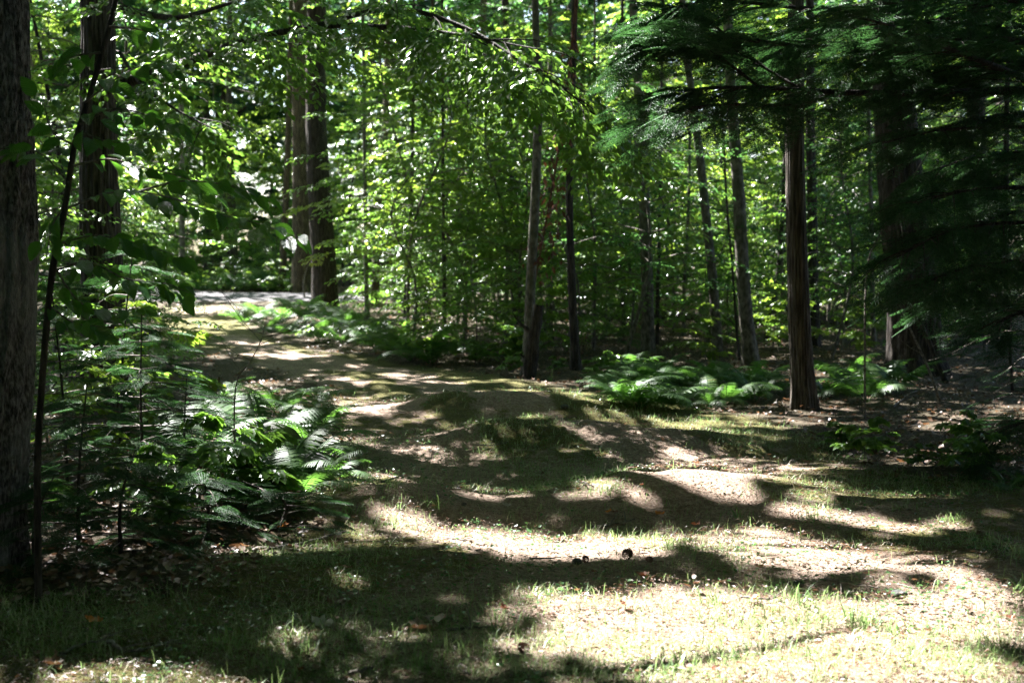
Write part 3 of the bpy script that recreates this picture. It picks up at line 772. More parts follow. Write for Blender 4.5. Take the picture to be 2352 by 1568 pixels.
LM = [(735, 'the dark straight tree'), (960, 'the low fern bank'), (1215, 'the slim mottled grey tree'), (1320, 'the rusty leaved tree'),
      (1488, 'the light grey tree'), (1640, 'the leaning slender grey tree'), (1715, 'the mossy ringed tree'), (1845, 'the finely furrowed tree'), (2100, 'the very thick tree'), (240, 'the reddish-brown tree'), (500, 'the far road')]
KN = {'beech': ('beech_sapling', 'leafy beech sapling', 'sapling'), 'maple': ('maple_sapling', 'bright green maple sapling', 'sapling'), 'cool': ('young_broadleaf', 'dull green young broadleaf tree', 'sapling'),
      'low': ('low_sapling', 'low leafy sapling', 'sapling'), 'hemlock': ('hemlock_sapling', 'feathery young hemlock', 'hemlock'), 'seedling': ('seedling', 'small leafy seedling', 'seedling')}
def lmk(px): return min(LM[:-2], key=lambda q: abs(q[0] - px))[1]
def put(vi, x, y, sc_=1., rz=None, label=None, group=None, zoff=0):
    tg, s, b, c, h = VAR[vi]
    z = Hs(x, y) + zoff
    nm, lab, cat = KN[tg]
    if label is None:
        px = (x / y * FPX + 512) / .43537
        l = min(LM, key=lambda q: abs(q[0] - px))[1]
        dep = 'just behind' if y < 30 else ('well behind' if y < 45 else 'far behind')
        if l == 'the far road': dep = 'beyond' if y > 46 else 'before'
        elif y < 20: dep = 'in front of'
        label = f'{lab} {dep} {l}'
        group = label
    o = thing(nm, label, cat, (x, y, z), group, random.uniform(0, 6.28) if rz is None else rz)
    o.scale = (sc_, sc_, sc_ * random.uniform(.92, 1.1))
    o2 = ob('trunk', s, o); ob('crown', c, o)
    if y < 42: ob('branches', b, o)
    return o

def road_ok(x, y): return float(road_d(np.array(x), np.array(y))) < -.6
def sd1(x, y): return float(poly_sd(np.array([x]), np.array([y]))[0])

def corridor(x, y, pad=0.):     # keep the view of the road and the bend open
    px = (x / y * FPX + 512) / .43537
    return 380 - pad < px < 700 + pad and y < 47

pts = []
def scatter(n, y0, y1, kinds, mind=1.2, px0=-100, px1=2450, sdmax=-.7, sc_=(.8, 1.15)):
    k = 0; tries = 0
    while k < n and tries < 4000:
        tries += 1
        y = y0 + (y1 - y0) * random.random(); px = random.uniform(px0, px1)
        x = (px * .43537 - 512) / FPX * y
        if sd1(x, y) > sdmax or not road_ok(x, y): continue
        if corridor(x, y, 130) or (y < 38 and 600 < px < 930): continue
        if any((x - a) ** 2 + (y - b) ** 2 < mind * mind for a, b in pts): continue
        pts.append((x, y)); k += 1
        put(random.choice(kinds), x, y, random.uniform(*sc_))
for root, base, cc, kd in TALL: pts.append((base[0], base[1]))
scatter(26, 25, 36, [0, 1, 2, 3, 0, 1], 1.1, 860, 1430)
scatter(20, 28, 36, [0, 1, 2, 3, 0, 1], 1.1, 1430, 2300)
scatter(46, 36, 46, [0, 1, 2, 9, 0, 6], 1.2, 760, 2350)
scatter(60, 47, 62, [0, 1, 9, 9, 6, 1], 1.3, 0, 2400)
scatter(5, 23, 27, [3, 2, 4], 1.2, 1880, 2400)
scatter(26, 22, 34, [4, 5, 4, 5, 3], .8, 820, 2250, -.35)
scatter(26, 34, 46, [4, 5, 5, 4], .9, 760, 2350, -.35)
scatter(34, 35, 43, [4, 4, 3, 4], .8, 790, 2300, -.35)
scatter(22, 23, 31, [3, 3, 2], 1.0, 900, 1450, -.5)
scatter(14, 27, 31, [3, 1, 2], 1.0, 1450, 2000, -.5)
scatter(5, 19, 28, [7, 6], 1.5, 2150, 2500)
scatter(20, 27, 42, [6, 6, 7], 1.3, 780, 1600)
scatter(10, 48, 60, [6], 1.5, 0, 900)
scatter(14, 17, 40, [0, 1, 2, 3, 6], 1.5, -120, 330)
# sunlit growth across the road
for i in range(22):
    px = random.uniform(270, 760); y = random.uniform(48, 54); x = (px * .43537 - 512) / FPX * y
    put(random.choice([4, 5, 5, 3]), x, y, random.uniform(.6, .95))
for px, y, v, s in ((330, 50, 1, 1.0), (420, 53, 9, .8), (610, 55, 1, 1.0), (520, 58, 0, 1.1), (640, 51, 3, 1.2), (700, 56, 9, .9)):
    put(v, (px * .43537 - 512) / FPX * y, y, s)

for i in range(16):
    px = 250 + i * 30 + random.uniform(-10, 10); y = random.uniform(47.3, 48.4)
    put(random.choice([5, 8, 8]), (px * .43537 - 512) / FPX * y, y, random.uniform(.5, .8) * (1 if i % 3 else 1.3))
# far trees: one wood of leaves beyond the trees that can be told apart
def far_wood():
    rg = np.random.default_rng(21)
    for nm, mat, n, zt, y0 in (('distant_woods', 'maple', 1200, 22, 66), ('distant_shade_leaves', 'hemlock', 3300, 24, 58)):  # second set: dark leaf colour stands in for shade in the far wood
        O = np.stack([rg.uniform(-36, 38, n), rg.uniform(y0, 90, n), zt * rg.random(n) ** (.8 if mat == 'maple' else 1.2) + .4], -1)
        az = rg.uniform(0, 6.28, n)
        D = np.stack([np.cos(az), np.sin(az), rg.uniform(-.2, .2, n)], -1)
        Q, A, N, L, W = broad_sprays(O, D, rg.uniform(1.3, 2.4, n), .56, rg, flat=.4)
        V, F, R = leaves(Q, A, N, L, W, KITE, rg=rg)
        ob(nm, mesh_np(nm, V, F, M[mat], R), kind='stuff')
    tr = []
    for i in range(34):
        x, y = rg.uniform(-34, 36), rg.uniform(62, 90)
        tr.append(tube([[x, y, 0], [x + rg.normal(0, .5), y, 9], [x + rg.normal(0, .8), y + .1, 20]], [.26, .2, .1], 7))
    tv, tf = join_vf(tr)
    ob('distant_trunks', mesh_np('distant_trunks', tv, tf, M['bark_oak']), kind='stuff')
far_wood()

# big crowns above the far trees (shared)
def crown_block(seed, mat, rad=4.5, n=150, L=.17):
    rg = np.random.default_rng(seed)
    u = nrm(rg.normal(0, 1, (n, 3))) * (rg.random((n, 1)) ** .4) * [rad, rad, rad * .55]
    az = rg.uniform(0, 6.28, n); D = np.stack([np.cos(az), np.sin(az), rg.uniform(-.3, .1, n)], -1)
    Q, A, N, Ln, W = broad_sprays(u, D, rg.uniform(.9, 1.5, n), L, rg, flat=.35)
    V, F, R = leaves(Q, A, N, Ln, W, KITE, rg=rg)
    return mesh_np('crown', V, F, M[mat], R)
CB = [crown_block(31, 'maple'), crown_block(32, 'beech')]
TRM = trunk_mesh([np.array([0, 0, -.1]), np.array([.1, .1, 6.]), np.array([.1, -.1, 13.])], .17, .08, M['bark_oak'], 'smooth', 12, 24, 90)[0]
TRM2 = trunk_mesh([np.array([0, 0, -.1]), np.array([-.2, .1, 6.]), np.array([.15, .2, 13.])], .13, .06, M['bark_beech'], 'smooth', 12, 24, 91)[0]
k = 0
while k < 12:
    y = random.uniform(38, 62); x = random.uniform(-.42, .42) * y + random.uniform(-3, 3)
    if not road_ok(x, y) or sd1(x, y) > -1 or corridor(x, y, 60) : continue
    if 47 < y < 54 and x < -4: continue
    k += 1
    o = thing('forest_tree', 'tall slim tree of the deep wood behind the saplings', 'tree', (x, y, Hs(x, y)), 'tall slim trees of the deep wood', random.uniform(0, 6))
    ob('trunk', random.choice([TRM, TRM2]), o)
    ob('crown', random.choice(CB), o, (0, 0, random.uniform(9.5, 12)), (0, 0, random.uniform(0, 6)), random.uniform(.7, 1.0))
for i in range(54):  # unseen trees placed around the camera to block skylight
    a = math.radians(118 + 304 * (i + .5) / 54)
    rr = random.uniform(10, 14) if i % 2 else random.uniform(15, 21)
    x, y = rr * math.cos(a), 3 + rr * math.sin(a)
    if y > 0 and abs(x) < .46 * y + 5.5: continue
    o = thing('forest_tree', 'unseen tree of the woods around the photographer, added to block skylight', 'tree', (x, y, Hs(x, y)), 'trees around the photographer outside the view', a)
    ob('trunk', TRM, o)
    ob('crown', CB[i % 2], o, (0, 0, 3.2), (0, 0, a), .95); ob('crown', CB[(i + 1) % 2], o, (.5, .3, 7.5), (0, 0, a + 2), 1.05)
print('understorey done')

# ------------------------------------------------------------------ near beech sapling with large leaves (left)
def near_leaf_mesh(seed):
    rg = np.random.default_rng(seed)
    n = 11
    u = np.linspace(0, 1, n)
    w = .5 * np.sin(np.pi * u ** .82) ** .8 * (1 - .25 * u) * 1.05
    w[0] = .0; w[-1] = 0
    ser = 1 + .05 * (np.arange(n) % 2)
    V, UV = [], []
    curl = rg.uniform(.03, .12); fold = rg.uniform(.1, .28); side = rg.uniform(-.05, .05)
    for i in range(n):
        zc = -curl * (u[i] ** 2) * 1.5
        for v in (-1, -.5, 0, .5, 1):
            ww = w[i] * v * .62 * (ser[i] if abs(v) == 1 else 1)
            lift = abs(v) * w[i] * fold + .012 * math.sin(i * 2.6) * abs(v) + side * u[i] * v
            V.append((u[i], ww, zc + lift)); UV.append((u[i], ww))
    F = []
    for i in range(n - 1):
        for j in range(4):
            a = i * 5 + j; F.append((a, a + 1, a + 6, a + 5))
    V = np.array(V)
    return mesh_np('leaf', V, [np.array(F)], M['beech_near'], np.full(len(V), rg.random()), smooth=True, uv=np.array(UV))
NL = [near_leaf_mesh(i) for i in range(6)]

def near_sapling():
    Yc = 6.6
    stem_px = [(88, 1290), (86, 1080), (95, 900), (118, 640), (150, 470), (172, 330), (200, 240), (238, 110), (270, -20), (300, -200)]
    pth = [at(x, y, Yc + .05 * i) for i, (x, y) in enumerate(stem_px)]
    b = pth[0].copy(); b[2] = Hs(b[0], b[1]) - .05; pth = [b] + pth
    base = np.array([b[0], b[1], b[2] + .05])
    root = thing('beech_sapling', 'near beech sapling with bent stem and large toothed leaves beside the grey barked tree', 'sapling', tuple(base))
    p = smooth_path([q - base for q in pth], 60)
    V, F = tube(p, np.linspace(.019, .011, 60), 12, ridge_fn('smooth', 2))
    ob('trunk', mesh_np('trunk', V, [F], M['bark_hem'], smooth=True), root)
    brs = [[(195, 235), (260, 185), (330, 150), (400, 150)], [(185, 285), (260, 250), (340, 265), (430, 305)], [(230, 120), (170, 130), (110, 160)],
           [(168, 380), (250, 365), (330, 385), (430, 410), (510, 455)], [(160, 420), (90, 350), (0, 340)],
           [(150, 480), (260, 440), (380, 450), (500, 490), (600, 515), (700, 550)], [(150, 470), (120, 520), (105, 600)],
           [(300, 445), (420, 415), (540, 430), (620, 465)], [(135, 560), (220, 540), (320, 560), (420, 590)],
           [(120, 625), (200, 600), (290, 640), (380, 650), (435, 672)], [(125, 610), (180, 690), (260, 720), (330, 700)], [(165, 330), (120, 300), (95, 210)], [(112, 700), (170, 740), (240, 750)],
           [(250, 60), (330, 70), (380, 95)], [(185, 300), (230, 320), (290, 330)]]
    rg = np.random.default_rng(12)
    for bi, br in enumerate(brs):
        dY = rg.uniform(-.5, .6)
        q = smooth_path([at(x, y, Yc + .2 + dY * i / len(br)) - base for i, (x, y) in enumerate(br)], 14)
        V, F = tube(q, np.linspace(.006, .0018, 14), 5)
        ob('twig', mesh_np('twig', V, [F], M['twig'], smooth=True), root)
        ln = np.linalg.norm(np.diff(q, axis=0), axis=1).sum()
        nleaf = max(6, int(ln / .038))
        for j in range(nleaf):
            s = .12 + .88 * (j + .5) / nleaf
            i = min(int(s * 13), 12)
            T = nrm((q[i + 1] - q[i])[None])[0]
            sd = 1 if j % 2 else -1
            B = nrm(np.cross([0, 0, 1.], T)[None])[0]
            a = sd * (.95 - .4 * s) + rg.normal(0, .2)
            d = math.cos(a) * T + math.sin(a) * B + np.array([0, 0, -rg.uniform(.15, .9)])
            d = nrm(d[None])[0]
            nn = np.array([rg.normal(0, .5), -.5 + rg.normal(0, .5), .8])
            bb = nrm(np.cross(nn, d)[None])[0]; nn = np.cross(d, bb)
            off = sd * B * rg.uniform(0, .05) + np.array([0, 0, rg.uniform(-.03, .02)])
            mt = Matrix((( d[0], bb[0], nn[0], 0), (d[1], bb[1], nn[1], 0), (d[2], bb[2], nn[2], 0), (0, 0, 0, 1)))
            L = rg.uniform(.07, .13)
            o = ob('leaf', NL[int(rg.integers(6))], root)
            pos = q[i] + (q[i + 1] - q[i]) * (s * 13 - i) + off
            o.matrix_local = Matrix.Translation(pos) @ mt @ Matrix.Scale(L, 4)
near_sapling()

# ------------------------------------------------------------------ beech limbs reaching across the top of the view
def beech_bough(root, base, px_path, Ys, r0, n_side, seed, mat='beech', spray=.62, leafL=.085, name='bough'):
    rg = np.random.default_rng(seed)
    q = smooth_path([at(x, y, Y_) for (x, y), Y_ in zip(px_path, Ys)], 30)
    parts = [tube(q, np.linspace(r0, .006, 30), 8)]
    Os, Ds = [], []
    for k in range(n_side):
        s = .12 + .88 * (k + rg.random() * .5) / n_side
        i = min(int(s * 29), 28)
        T = nrm((q[i + 1] - q[i])[None])[0]; B = nrm(np.cross([0, 0, 1.], T)[None])[0]
        sd = 1 if k % 2 else -1
        d = T * rg.uniform(.3, .9) + sd * B * rg.uniform(.5, 1) + np.array([0, 0, rg.uniform(-.45, .1)])
        d = nrm(d[None])[0]
        L = rg.uniform(.5, 1.3)
        w = smooth_path([q[i], q[i] + d * L * .6 + [0, 0, .05], q[i] + d * L + [0, 0, -.12 * L]], 6)
        parts.append(tube(w, np.linspace(.008, .003, 6), 4))
        for f in (1, 3, 5):
            Os.append(w[f]); a = rg.uniform(-.8, .8)
            Ds.append(d * math.cos(a) + B * math.sin(a) + [0, 0, -.1])
    V, F = join_vf(parts)
    lb = ob(name, mesh_np(name, V - base, F, M['bark_hem'], smooth=True), root)
    Q, A, N, L, W = broad_sprays(np.array(Os), np.array(Ds), rg.uniform(.6, 1.1, len(Os)) * spray, leafL, rg, flat=.35)
    V, F, R = leaves(Q - base, A, N, L, W, OVAL, rg=rg)
    ob('foliage', mesh_np('foliage', V, F, M[mat], R), lb)
rB, bB, pB = tB
beech_bough(rB, bB, [(275, 195), (420, 145), (560, 95), (720, 62), (900, 62), (1060, 80), (1230, 112)], [15.5, 15, 14.6, 14.2, 13.8, 13.4, 13], .055, 26, 41)
beech_bough(rB, bB, [(700, 66), (900, 20), (1060, 60), (1180, 130), (1290, 200), (1360, 260)], [14.2, 14, 13.8, 13.5, 13.2, 13], .03, 18, 42)
beech_bough(rB, bB, [(278, 20), (400, 40), (520, 10), (640, -30)], [15.4, 14.5, 14, 14], .04, 9, 44)
beech_bough(rB, bB, [(275, 120), (330, 200), (420, 260), (500, 300)], [15.4, 14.8, 14.5, 14], .02, 7, 45, spray=.5)

# ------------------------------------------------------------------ hemlocks at the right
def hem_bough(root, base, pts3, r0, seed, n_side=22, spray=.36, side=.9, tmpl=HSPRAY, wr=.17, name='bough', droop=.12):
    rg = np.random.default_rng(seed)
    q = smooth_path(pts3, 24)
    parts = [tube(q, np.linspace(r0, .006, 24), 7)]
    Os, Ds, Ss = [], [], []
    for k in range(n_side):
        s = .10 + .9 * (k + rg.random() * .5) / n_side
        i = min(int(s * 23), 22)
        T = nrm((q[i + 1] - q[i])[None])[0]; B = nrm(np.cross([0, 0, 1.], T)[None])[0]
        sd = 1 if k % 2 else -1
        d = nrm((T * rg.uniform(.5, .9) + sd * B * rg.uniform(.6, 1) + np.array([0, 0, rg.uniform(-.3, .1)]))[None])[0]
        L = side * rg.uniform(.5, 1.1) * (1.1 - .6 * s)
        w = smooth_path([q[i], q[i] + d * L * .6, q[i] + d * L + [0, 0, -.2 * L]], 6)
        parts.append(tube(w, np.linspace(.006, .002, 6), 3))
        for f in (1, 3, 4, 5):
            a = rg.uniform(-.7, .7) if f < 5 else 0
            Os.append(w[f]); Ds.append(d * math.cos(a) + B * math.sin(a) + [0, 0, -.08]); Ss.append(spray * rg.uniform(.6, 1.1))
    V, F = join_vf(parts)
    lb = ob(name, mesh_np(name, V - base, F, M['bark_hem'], smooth=True), root)
    Q, A, N, L, W = hem_sprays(np.array(Os), np.array(Ds), np.array(Ss), rg, tmpl=tmpl, wr=wr, droop=droop)
    V, F, R = leaves(Q - base, A, N, L, W, KITE, rg=rg)
    ob('foliage', mesh_np('foliage', V, F, M['hemlock'], R), lb)

def hemlock(px, Y_, rad, label, boughs, seed, **kw):
    x = (px * .43537 - 512) / FPX * Y_
    base = np.array([x, Y_, Hs(x, Y_)])
    root = thing('hemlock_tree', label, 'hemlock', tuple(base))
    me, p = trunk_mesh([np.array([0, 0, -.1]), np.array([0.05, .1, 5]), np.array([.1, 0, 11])], rad, rad * .3, M['bark_hem'], 'oak', 32, 60, seed)
    ob('trunk', me, root)
    for i, b in enumerate(boughs):
        hem_bough(root, base, [at(a, c, d) for a, c, d in b[0]], b[1], seed * 20 + i, n_side=b[2], **kw)
hemlock(2470, 13.0, .2, 'tall hemlock whose long dark boughs overhang the path from the right', [
    ([(2460, 200, 13), (2200, 212, 12.8), (1950, 212, 12.4), (1700, 200, 12), (1480, 215, 11.8)], .045, 56),
    ([(2460, 100, 13), (2200, 90, 12.6), (1950, 110, 12.2), (1700, 90, 12), (1500, 60, 12)], .04, 56),
    ([(2460, 240, 13), (2330, 170, 12), (2200, 120, 11.5), (2080, 70, 11.2), (1900, 20, 11)], .035, 40),
    ([(2460, 20, 13), (2200, -10, 12.4), (1900, 20, 12), (1650, 0, 11.8), (1560, 20, 11.6)], .03, 46),
    ([(1950, 212, 12.4), (1800, 240, 12), (1650, 240, 11.6), (1520, 262, 11.4)], .02, 30),
    ([(2300, 60, 13.8), (2100, 50, 14), (1850, 60, 14), (1650, 110, 14.2)], .02, 38),
    ([(2450, -60, 13), (2250, 20, 12.5), (2100, 60, 12)], .02, 16),
    ([(2460, 300, 13), (2300, 290, 12.5), (2150, 300, 12.2), (2020, 330, 12)], .02, 18),
    ([(2460, 160, 14), (2300, 140, 14), (2100, 160, 14), (1900, 150, 14.4)], .02, 36)], 61)
hemlock(2560, 14.5, .16, 'dark hemlock behind the overhanging boughs filling the upper right corner', [
    ([(2500, 60, 14.5), (2350, 60, 14.3), (2200, 80, 14.2), (2050, 110, 14)], .02, 40),
    ([(2500, 150, 14.5), (2350, 150, 14.3), (2200, 170, 14.2), (2080, 190, 14)], .02, 40),
    ([(2500, 0, 14.5), (2300, 10, 14.3), (2100, 0, 14.2), (1900, 60, 14), (1750, 140, 14)], .02, 46),
    ([(2500, 260, 14.5), (2380, 260, 14.3), (2250, 270, 14.2), (2150, 300, 14)], .02, 36),
    ([(2500, 350, 14.5), (2380, 350, 14.3), (2280, 370, 14.2), (2200, 400, 14)], .02, 34),
    ([(2500, 480, 14.5), (2380, 480, 14.3), (2280, 500, 14.2), (2160, 540, 14)], .02, 34),
    ([(2500, 600, 14.5), (2380, 610, 14.3), (2280, 640, 14.2), (2180, 680, 14)], .02, 30),
    ([(1750, 205, 12), (1650, 130, 12), (1560, 90, 12), (1480, 110, 12)], .015, 26),
    ([(1850, 210, 12.2), (1750, 150, 12.4), (1640, 60, 12.5), (1540, 20, 12.5)], .015, 30)], 63)
hemlock(2480, 10.5, .12, 'smaller hemlock at the right edge with drooping boughs catching blue light', [
    ([(2470, 440, 10.5), (2350, 430, 10.3), (2200, 440, 10), (2090, 470, 9.8)], .018, 30),
    ([(2470, 520, 10.5), (2330, 510, 10.2), (2180, 530, 9.9), (2060, 590, 9.7)], .018, 32),
    ([(2470, 610, 10.5), (2330, 600, 10.2), (2200, 620, 9.9), (2100, 660, 9.7)], .018, 30),
    ([(2470, 700, 10.5), (2400, 700, 10.4), (2350, 715, 10.3), (2290, 740, 10.2)], .016, 14),
    ([(2470, 380, 10.8), (2360, 350, 10.7), (2240, 360, 10.6), (2120, 400, 10.6)], .016, 26),
    ([(2470, 950, 10.6), (2380, 960, 10.5), (2300, 990, 10.5), (2240, 1030, 10.5)], .012, 20)], 62, spray=.30, side=.6)
# dark hemlock saplings around the bottom left and right
for px, Y_, v, s, lab in ((2390, 12.5, 7, .7, 'dark low hemlock in deep shade at the right edge'),
                          (2420, 15.5, 6, .7, 'tall shaded hemlock sapling behind the right edge hemlocks'), (2330, 18, 7, .9, 'dark hemlock sapling before the dark tree in deep shade')):
    x = (px * .43537 - 512) / FPX * Y_
    put(v, x, Y_, s, label=lab)

def fine_hemlock(px, Y_, Ht, rad, nb, seed, label, n_sp=4, spray=.2):
    x = (px * .43537 - 512) / FPX * Y_
    base = np.array([x, Y_, Hs(x, Y_)])
    root = thing('hemlock_sapling', label, 'hemlock', tuple(base))
    rg = np.random.default_rng(seed)
    sp = smooth_path([[0, 0, -.05], [rg.normal(0, .04), 0, Ht * .5], [rg.normal(0, .08), 0, Ht]], 16)
    V, F = tube(sp, np.linspace(.014, .003, 16), 8)
    ob('trunk', mesh_np('trunk', V, [F], M['bark_hem'], smooth=True), root)
    Os, Ds, Ss = [], [], []; br = []
    for k in range(nb):
        f = .15 + .85 * k / nb
        i = min(int(f * 15), 15); az = k * 2.399
        L = rad * ((1 - f) ** .7 + .1) * rg.uniform(.7, 1.1)
        d = np.array([math.cos(az), math.sin(az), .02])
        w = smooth_path([sp[i], sp[i] + d * L * .5, sp[i] + d * L + [0, 0, -.2 * L]], 6)
        br.append(tube(w, np.linspace(.005, .0015, 6), 4))
        for j in range(n_sp):
            a2 = az + (rg.uniform(-.8, .8) if j < n_sp - 1 else 0)
            Os.append(w[min(1 + 2 * j, 5)]); Ds.append([math.cos(a2), math.sin(a2), -.05]); Ss.append(spray * rg.uniform(.7, 1.1))
    V, F = join_vf(br); ob('branches', mesh_np('branches', V, F, M['twig']), root)
    Q, A, N, L, W = hem_sprays(np.array(Os), np.array(Ds), np.array(Ss), rg, tmpl=HSPRAY_FINE, wr=.15, droop=.12)
    V, F, R = leaves(Q, A, N, L, W, KITE, rg=rg)
    ob('foliage', mesh_np('foliage', V, F, M['hemlock'], R), root)
fine_hemlock(70, 7.3, .5, .5, 16, 11, 'low dark hemlock right at the foot of the grey barked tree')
fine_hemlock(270, 7.6, .6, .6, 20, 12, 'smallest dark hemlock on the shaded litter at lower left')
fine_hemlock(170, 7.9, .95, .75, 30, 1, 'dark hemlock sapling in the shade at the foot of the grey barked tree')
fine_hemlock(470, 8.1, .45, .5, 16, 2, 'low feathery hemlock above the litter left of the path')
fine_hemlock(620, 8.5, .3, .5, 12, 3, 'low hemlock spreading under the left ferns toward the path')
fine_hemlock(330, 8.8, 1.3, .72, 32, 4, 'thin hemlock sapling between the beech sapling and the left ferns')
fine_hemlock(150, 9.6, 1.6, .7, 28, 5, 'hemlock sapling behind the bent beech stem')
fine_hemlock(270, 11.5, 1.8, .8, 30, 6, 'tallest left hemlock sapling before the thick reddish-brown tree')
fine_hemlock(420, 10.5, .8, .6, 20, 7, 'hemlock sapling just left of the large left fern clump')
for px, Y_, v, s, lab in ((110, 12, 4, .9, 'broadleaf sapling behind the leftmost hemlock sapling'), (230, 13, 4, 1., 'leafy low sapling at the foot of the thick reddish-brown tree'),
                          (330, 14, 5, 1.1, 'bright low sapling right of the thick reddish-brown tree'), (180, 10.4, 5, .9, 'wide leaved low sapling between left hemlock saplings'),
                          (60, 15, 3, .7, 'young beech right of the grey barked trunk'), (300, 17, 4, 1, 'leafy sapling beyond the left hemlock saplings'),
                          (360, 21, 4, .9, 'sapling on the left bank of the path bend'), (150, 19, 3, .8, 'young beech hidden behind the thick reddish-brown tree'), 
                          (590, 9.0, 8, 1.1, 'bright seedling before the left ferns'), (520, 8.9, 8, 1.3, 'seedling beside the rotten stick'), (360, 8.3, 8, 1.1, 'shaded seedling among low hemlocks')):
    put(v, (px * .43537 - 512) / FPX * Y_, Y_, s, label=lab)

# ------------------------------------------------------------------ ferns
def frond_mesh(seed, L=1., pairs=28, detail=True, arch=.8):
    rg = np.random.default_rng(seed)
    n = 16
    a = np.linspace(1.15, -.35 * arch - .1, n)          # climbing then arching over
    p = np.zeros((n, 3))
    for i in range(1, n):
        p[i] = p[i - 1] + np.array([math.cos(a[i]), 0, math.sin(a[i])]) / (n - 1)
    parts = [(*tube(p, np.linspace(.008, .002, n), 4), 0)]
    Vs, F3, R, o = [], [], [], 0
    V0, F0 = tube(p, np.linspace(.007, .002, n), 4)
    Vs.append(V0); R.append(np.full(len(V0), .3)); o = len(V0)
    for k in range(pairs):
        t = .16 + .84 * k / pairs
        i = min(int(t * (n - 1)), n - 2); q = p[i] + (p[i + 1] - p[i]) * (t * (n - 1) - i)
        T = nrm((p[i + 1] - p[i])[None])[0]; S = np.array([0, 1., 0]); U = np.cross(T, S)
        ln = .21 * (math.sin(math.pi * min(1, (t - .08) * 1.02) ** .75) ** .85) * (1 + rg.normal(0, .06)) + .01
        for sd in (-1, 1):
            d = nrm((S * sd + T * .35 + np.array([0, 0, -.12 + rg.normal(0, .08)]))[None])[0]
            wv = nrm(np.cross(U, d)[None])[0]
            m = 7 if detail else 3
            w = ln * .085
            pts_ = [q]
            up_, lo_ = [], []
            for j in range(1, m + 1):
                f = j / (m + .3)
                ww = w * (1 - f ** 2) * (1.25 if j % 2 else .6) if detail else w * (1 - f) * 1.2
                c = q + d * ln * f + np.array([0, 0, -.25 * ln * f * f])
                up_.append(c + wv * ww + T * 0); lo_.append(c - wv * ww)
            tip = q + d * ln + np.array([0, 0, -.25 * ln])
            vs = [q] + up_ + lo_ + [tip]
            Vs.append(np.array(vs)); R.append(np.full(len(vs), rg.random()))
            m_ = m
            F3.append((o, o + 1 + m_, o + 1))
            for j in range(m_ - 1):
                F3.append((o + 1 + j, o + 1 + m_ + j, o + 2 + m_ + j)); F3.append((o + 1 + j, o + 2 + m_ + j, o + 2 + j))
            F3.append((o + m_, o + 2 * m_, o + 1 + 2 * m_))
            o += len(vs)
    return mesh_np('frond', np.concatenate(Vs), [F0, np.array(F3)], M['fern'], np.concatenate(R))
FR = [frond_mesh(i, arch=.5 + .25 * i) for i in range(4)]
FRS = [frond_mesh(10 + i, pairs=16, detail=False, arch=.5 + .4 * i) for i in range(2)]

def fern(x, y, size, nf, label, group=None, far=False, az0=None):
    z = Hs(x, y)
    root = thing('fern', label, 'fern', (x, y, z), group)
    a0 = random.uniform(0, 6.28)
    for k in range(nf):
        az = a0 + k * 6.283 / nf + random.uniform(-.3, .3)
        s = size * random.uniform(.75, 1.15)
        ob('frond', random.choice(FRS if far else FR), root, (0.02 * math.cos(az), .02 * math.sin(az), -.01), (random.uniform(-.25, .25), random.uniform(-.4, .22), az), s)
def fpx(px, py, size, nf, label, group=None, far=False):
    q = P(px, py); fern(q[0], q[1], size, nf, label, group, far)
for px, Yf, s, nf, lab in ((590, 11.6, .85, 9, 'large fern at the top of the left clump beside the dark rock'), (700, 11.3, .75, 8, 'upright fern at the right side of the left clump by the path'),
                        (520, 10.3, .8, 9, 'broad fern in front of the dark rock'), (640, 10.0, .75, 9, 'fern with sunlit fronds in the middle of the left clump'),
                        (730, 9.9, .5, 7, 'small fern whose white lit frond points at the path'), (450, 10.8, .8, 8, 'fern at the shaded left of the left clump'),
                        (560, 9.2, .6, 8, 'yellow-green sunlit fern low in the left clump'), (680, 9.3, .55, 7, 'low fern at the front of the left clump'), (120, 9.0, .6, 6, 'fern glowing behind the foot of the grey barked tree'),
                        (380, 12.2, .8, 8, 'shaded fern left behind the left clump'), (760, 10.6, .45, 6, 'smallest fern at the path edge beside the left clump')):
    fern((px * .43537 - 512) / FPX * Yf, Yf, s, nf, lab)
for px, py, sz_ in ((500, 925, .6), (570, 950, .65), (640, 955, .7), (700, 970, .6), (745, 985, .5)):
    fpx(px, py, sz_, 9, 'fern of the row behind the dark rounded rock', 'ferns of the row behind the dark rock')
g2 = 'ferns in the bank before the dark straight tree'
for i in range(17):
    px, py = [(560, 745), (620, 765), (670, 775), (700, 745), (730, 785), (760, 760), (790, 790), (820, 775), (860, 800), (900, 815), (940, 830), (650, 740), (600, 735), (800, 750), (850, 780), (990, 838), (740, 740)][i]
    fpx(px, py, random.uniform(.75, 1.1), 8, f'green fern in the left bank near {lmk(px)}', g2)
g3 = 'ferns of the right fern bank'
for i in range(40):
    px = 1390 + 380 * random.random(); py = 845 + 95 * random.random() + (px - 1390) * .06
    px = max(px, 1390 + (py - 860) * .6)
    fpx(px, min(py, 955), random.uniform(.4, .72), 8, f'lush fern of the right bank before {lmk(px)}', g3)
g4 = 'ferns right of the finely furrowed tree'
for px, py in ((1900, 915), (1960, 905), (2010, 900), (2060, 905), (1930, 885), (2040, 880), (1990, 925)):
    fpx(px, py, random.uniform(.55, .8), 8, 'fern with pale lit fronds right of the finely furrowed tree', g4)
g5 = 'ferns across the road'
for i in range(22):
    px = random.uniform(430, 660); y = random.uniform(47.6, 52); fern((px * .43537 - 512) / FPX * y, y, random.uniform(.9, 1.4), 8, f'tall fern across the road {"beside the pale sunlit tree" if px > 590 else ("in the middle of the clearing" if px > 500 else "at the left of the clearing")}', g5, True)
fpx(2310, 1125, .28, 6, 'small green fern by itself at the right edge of the grass')
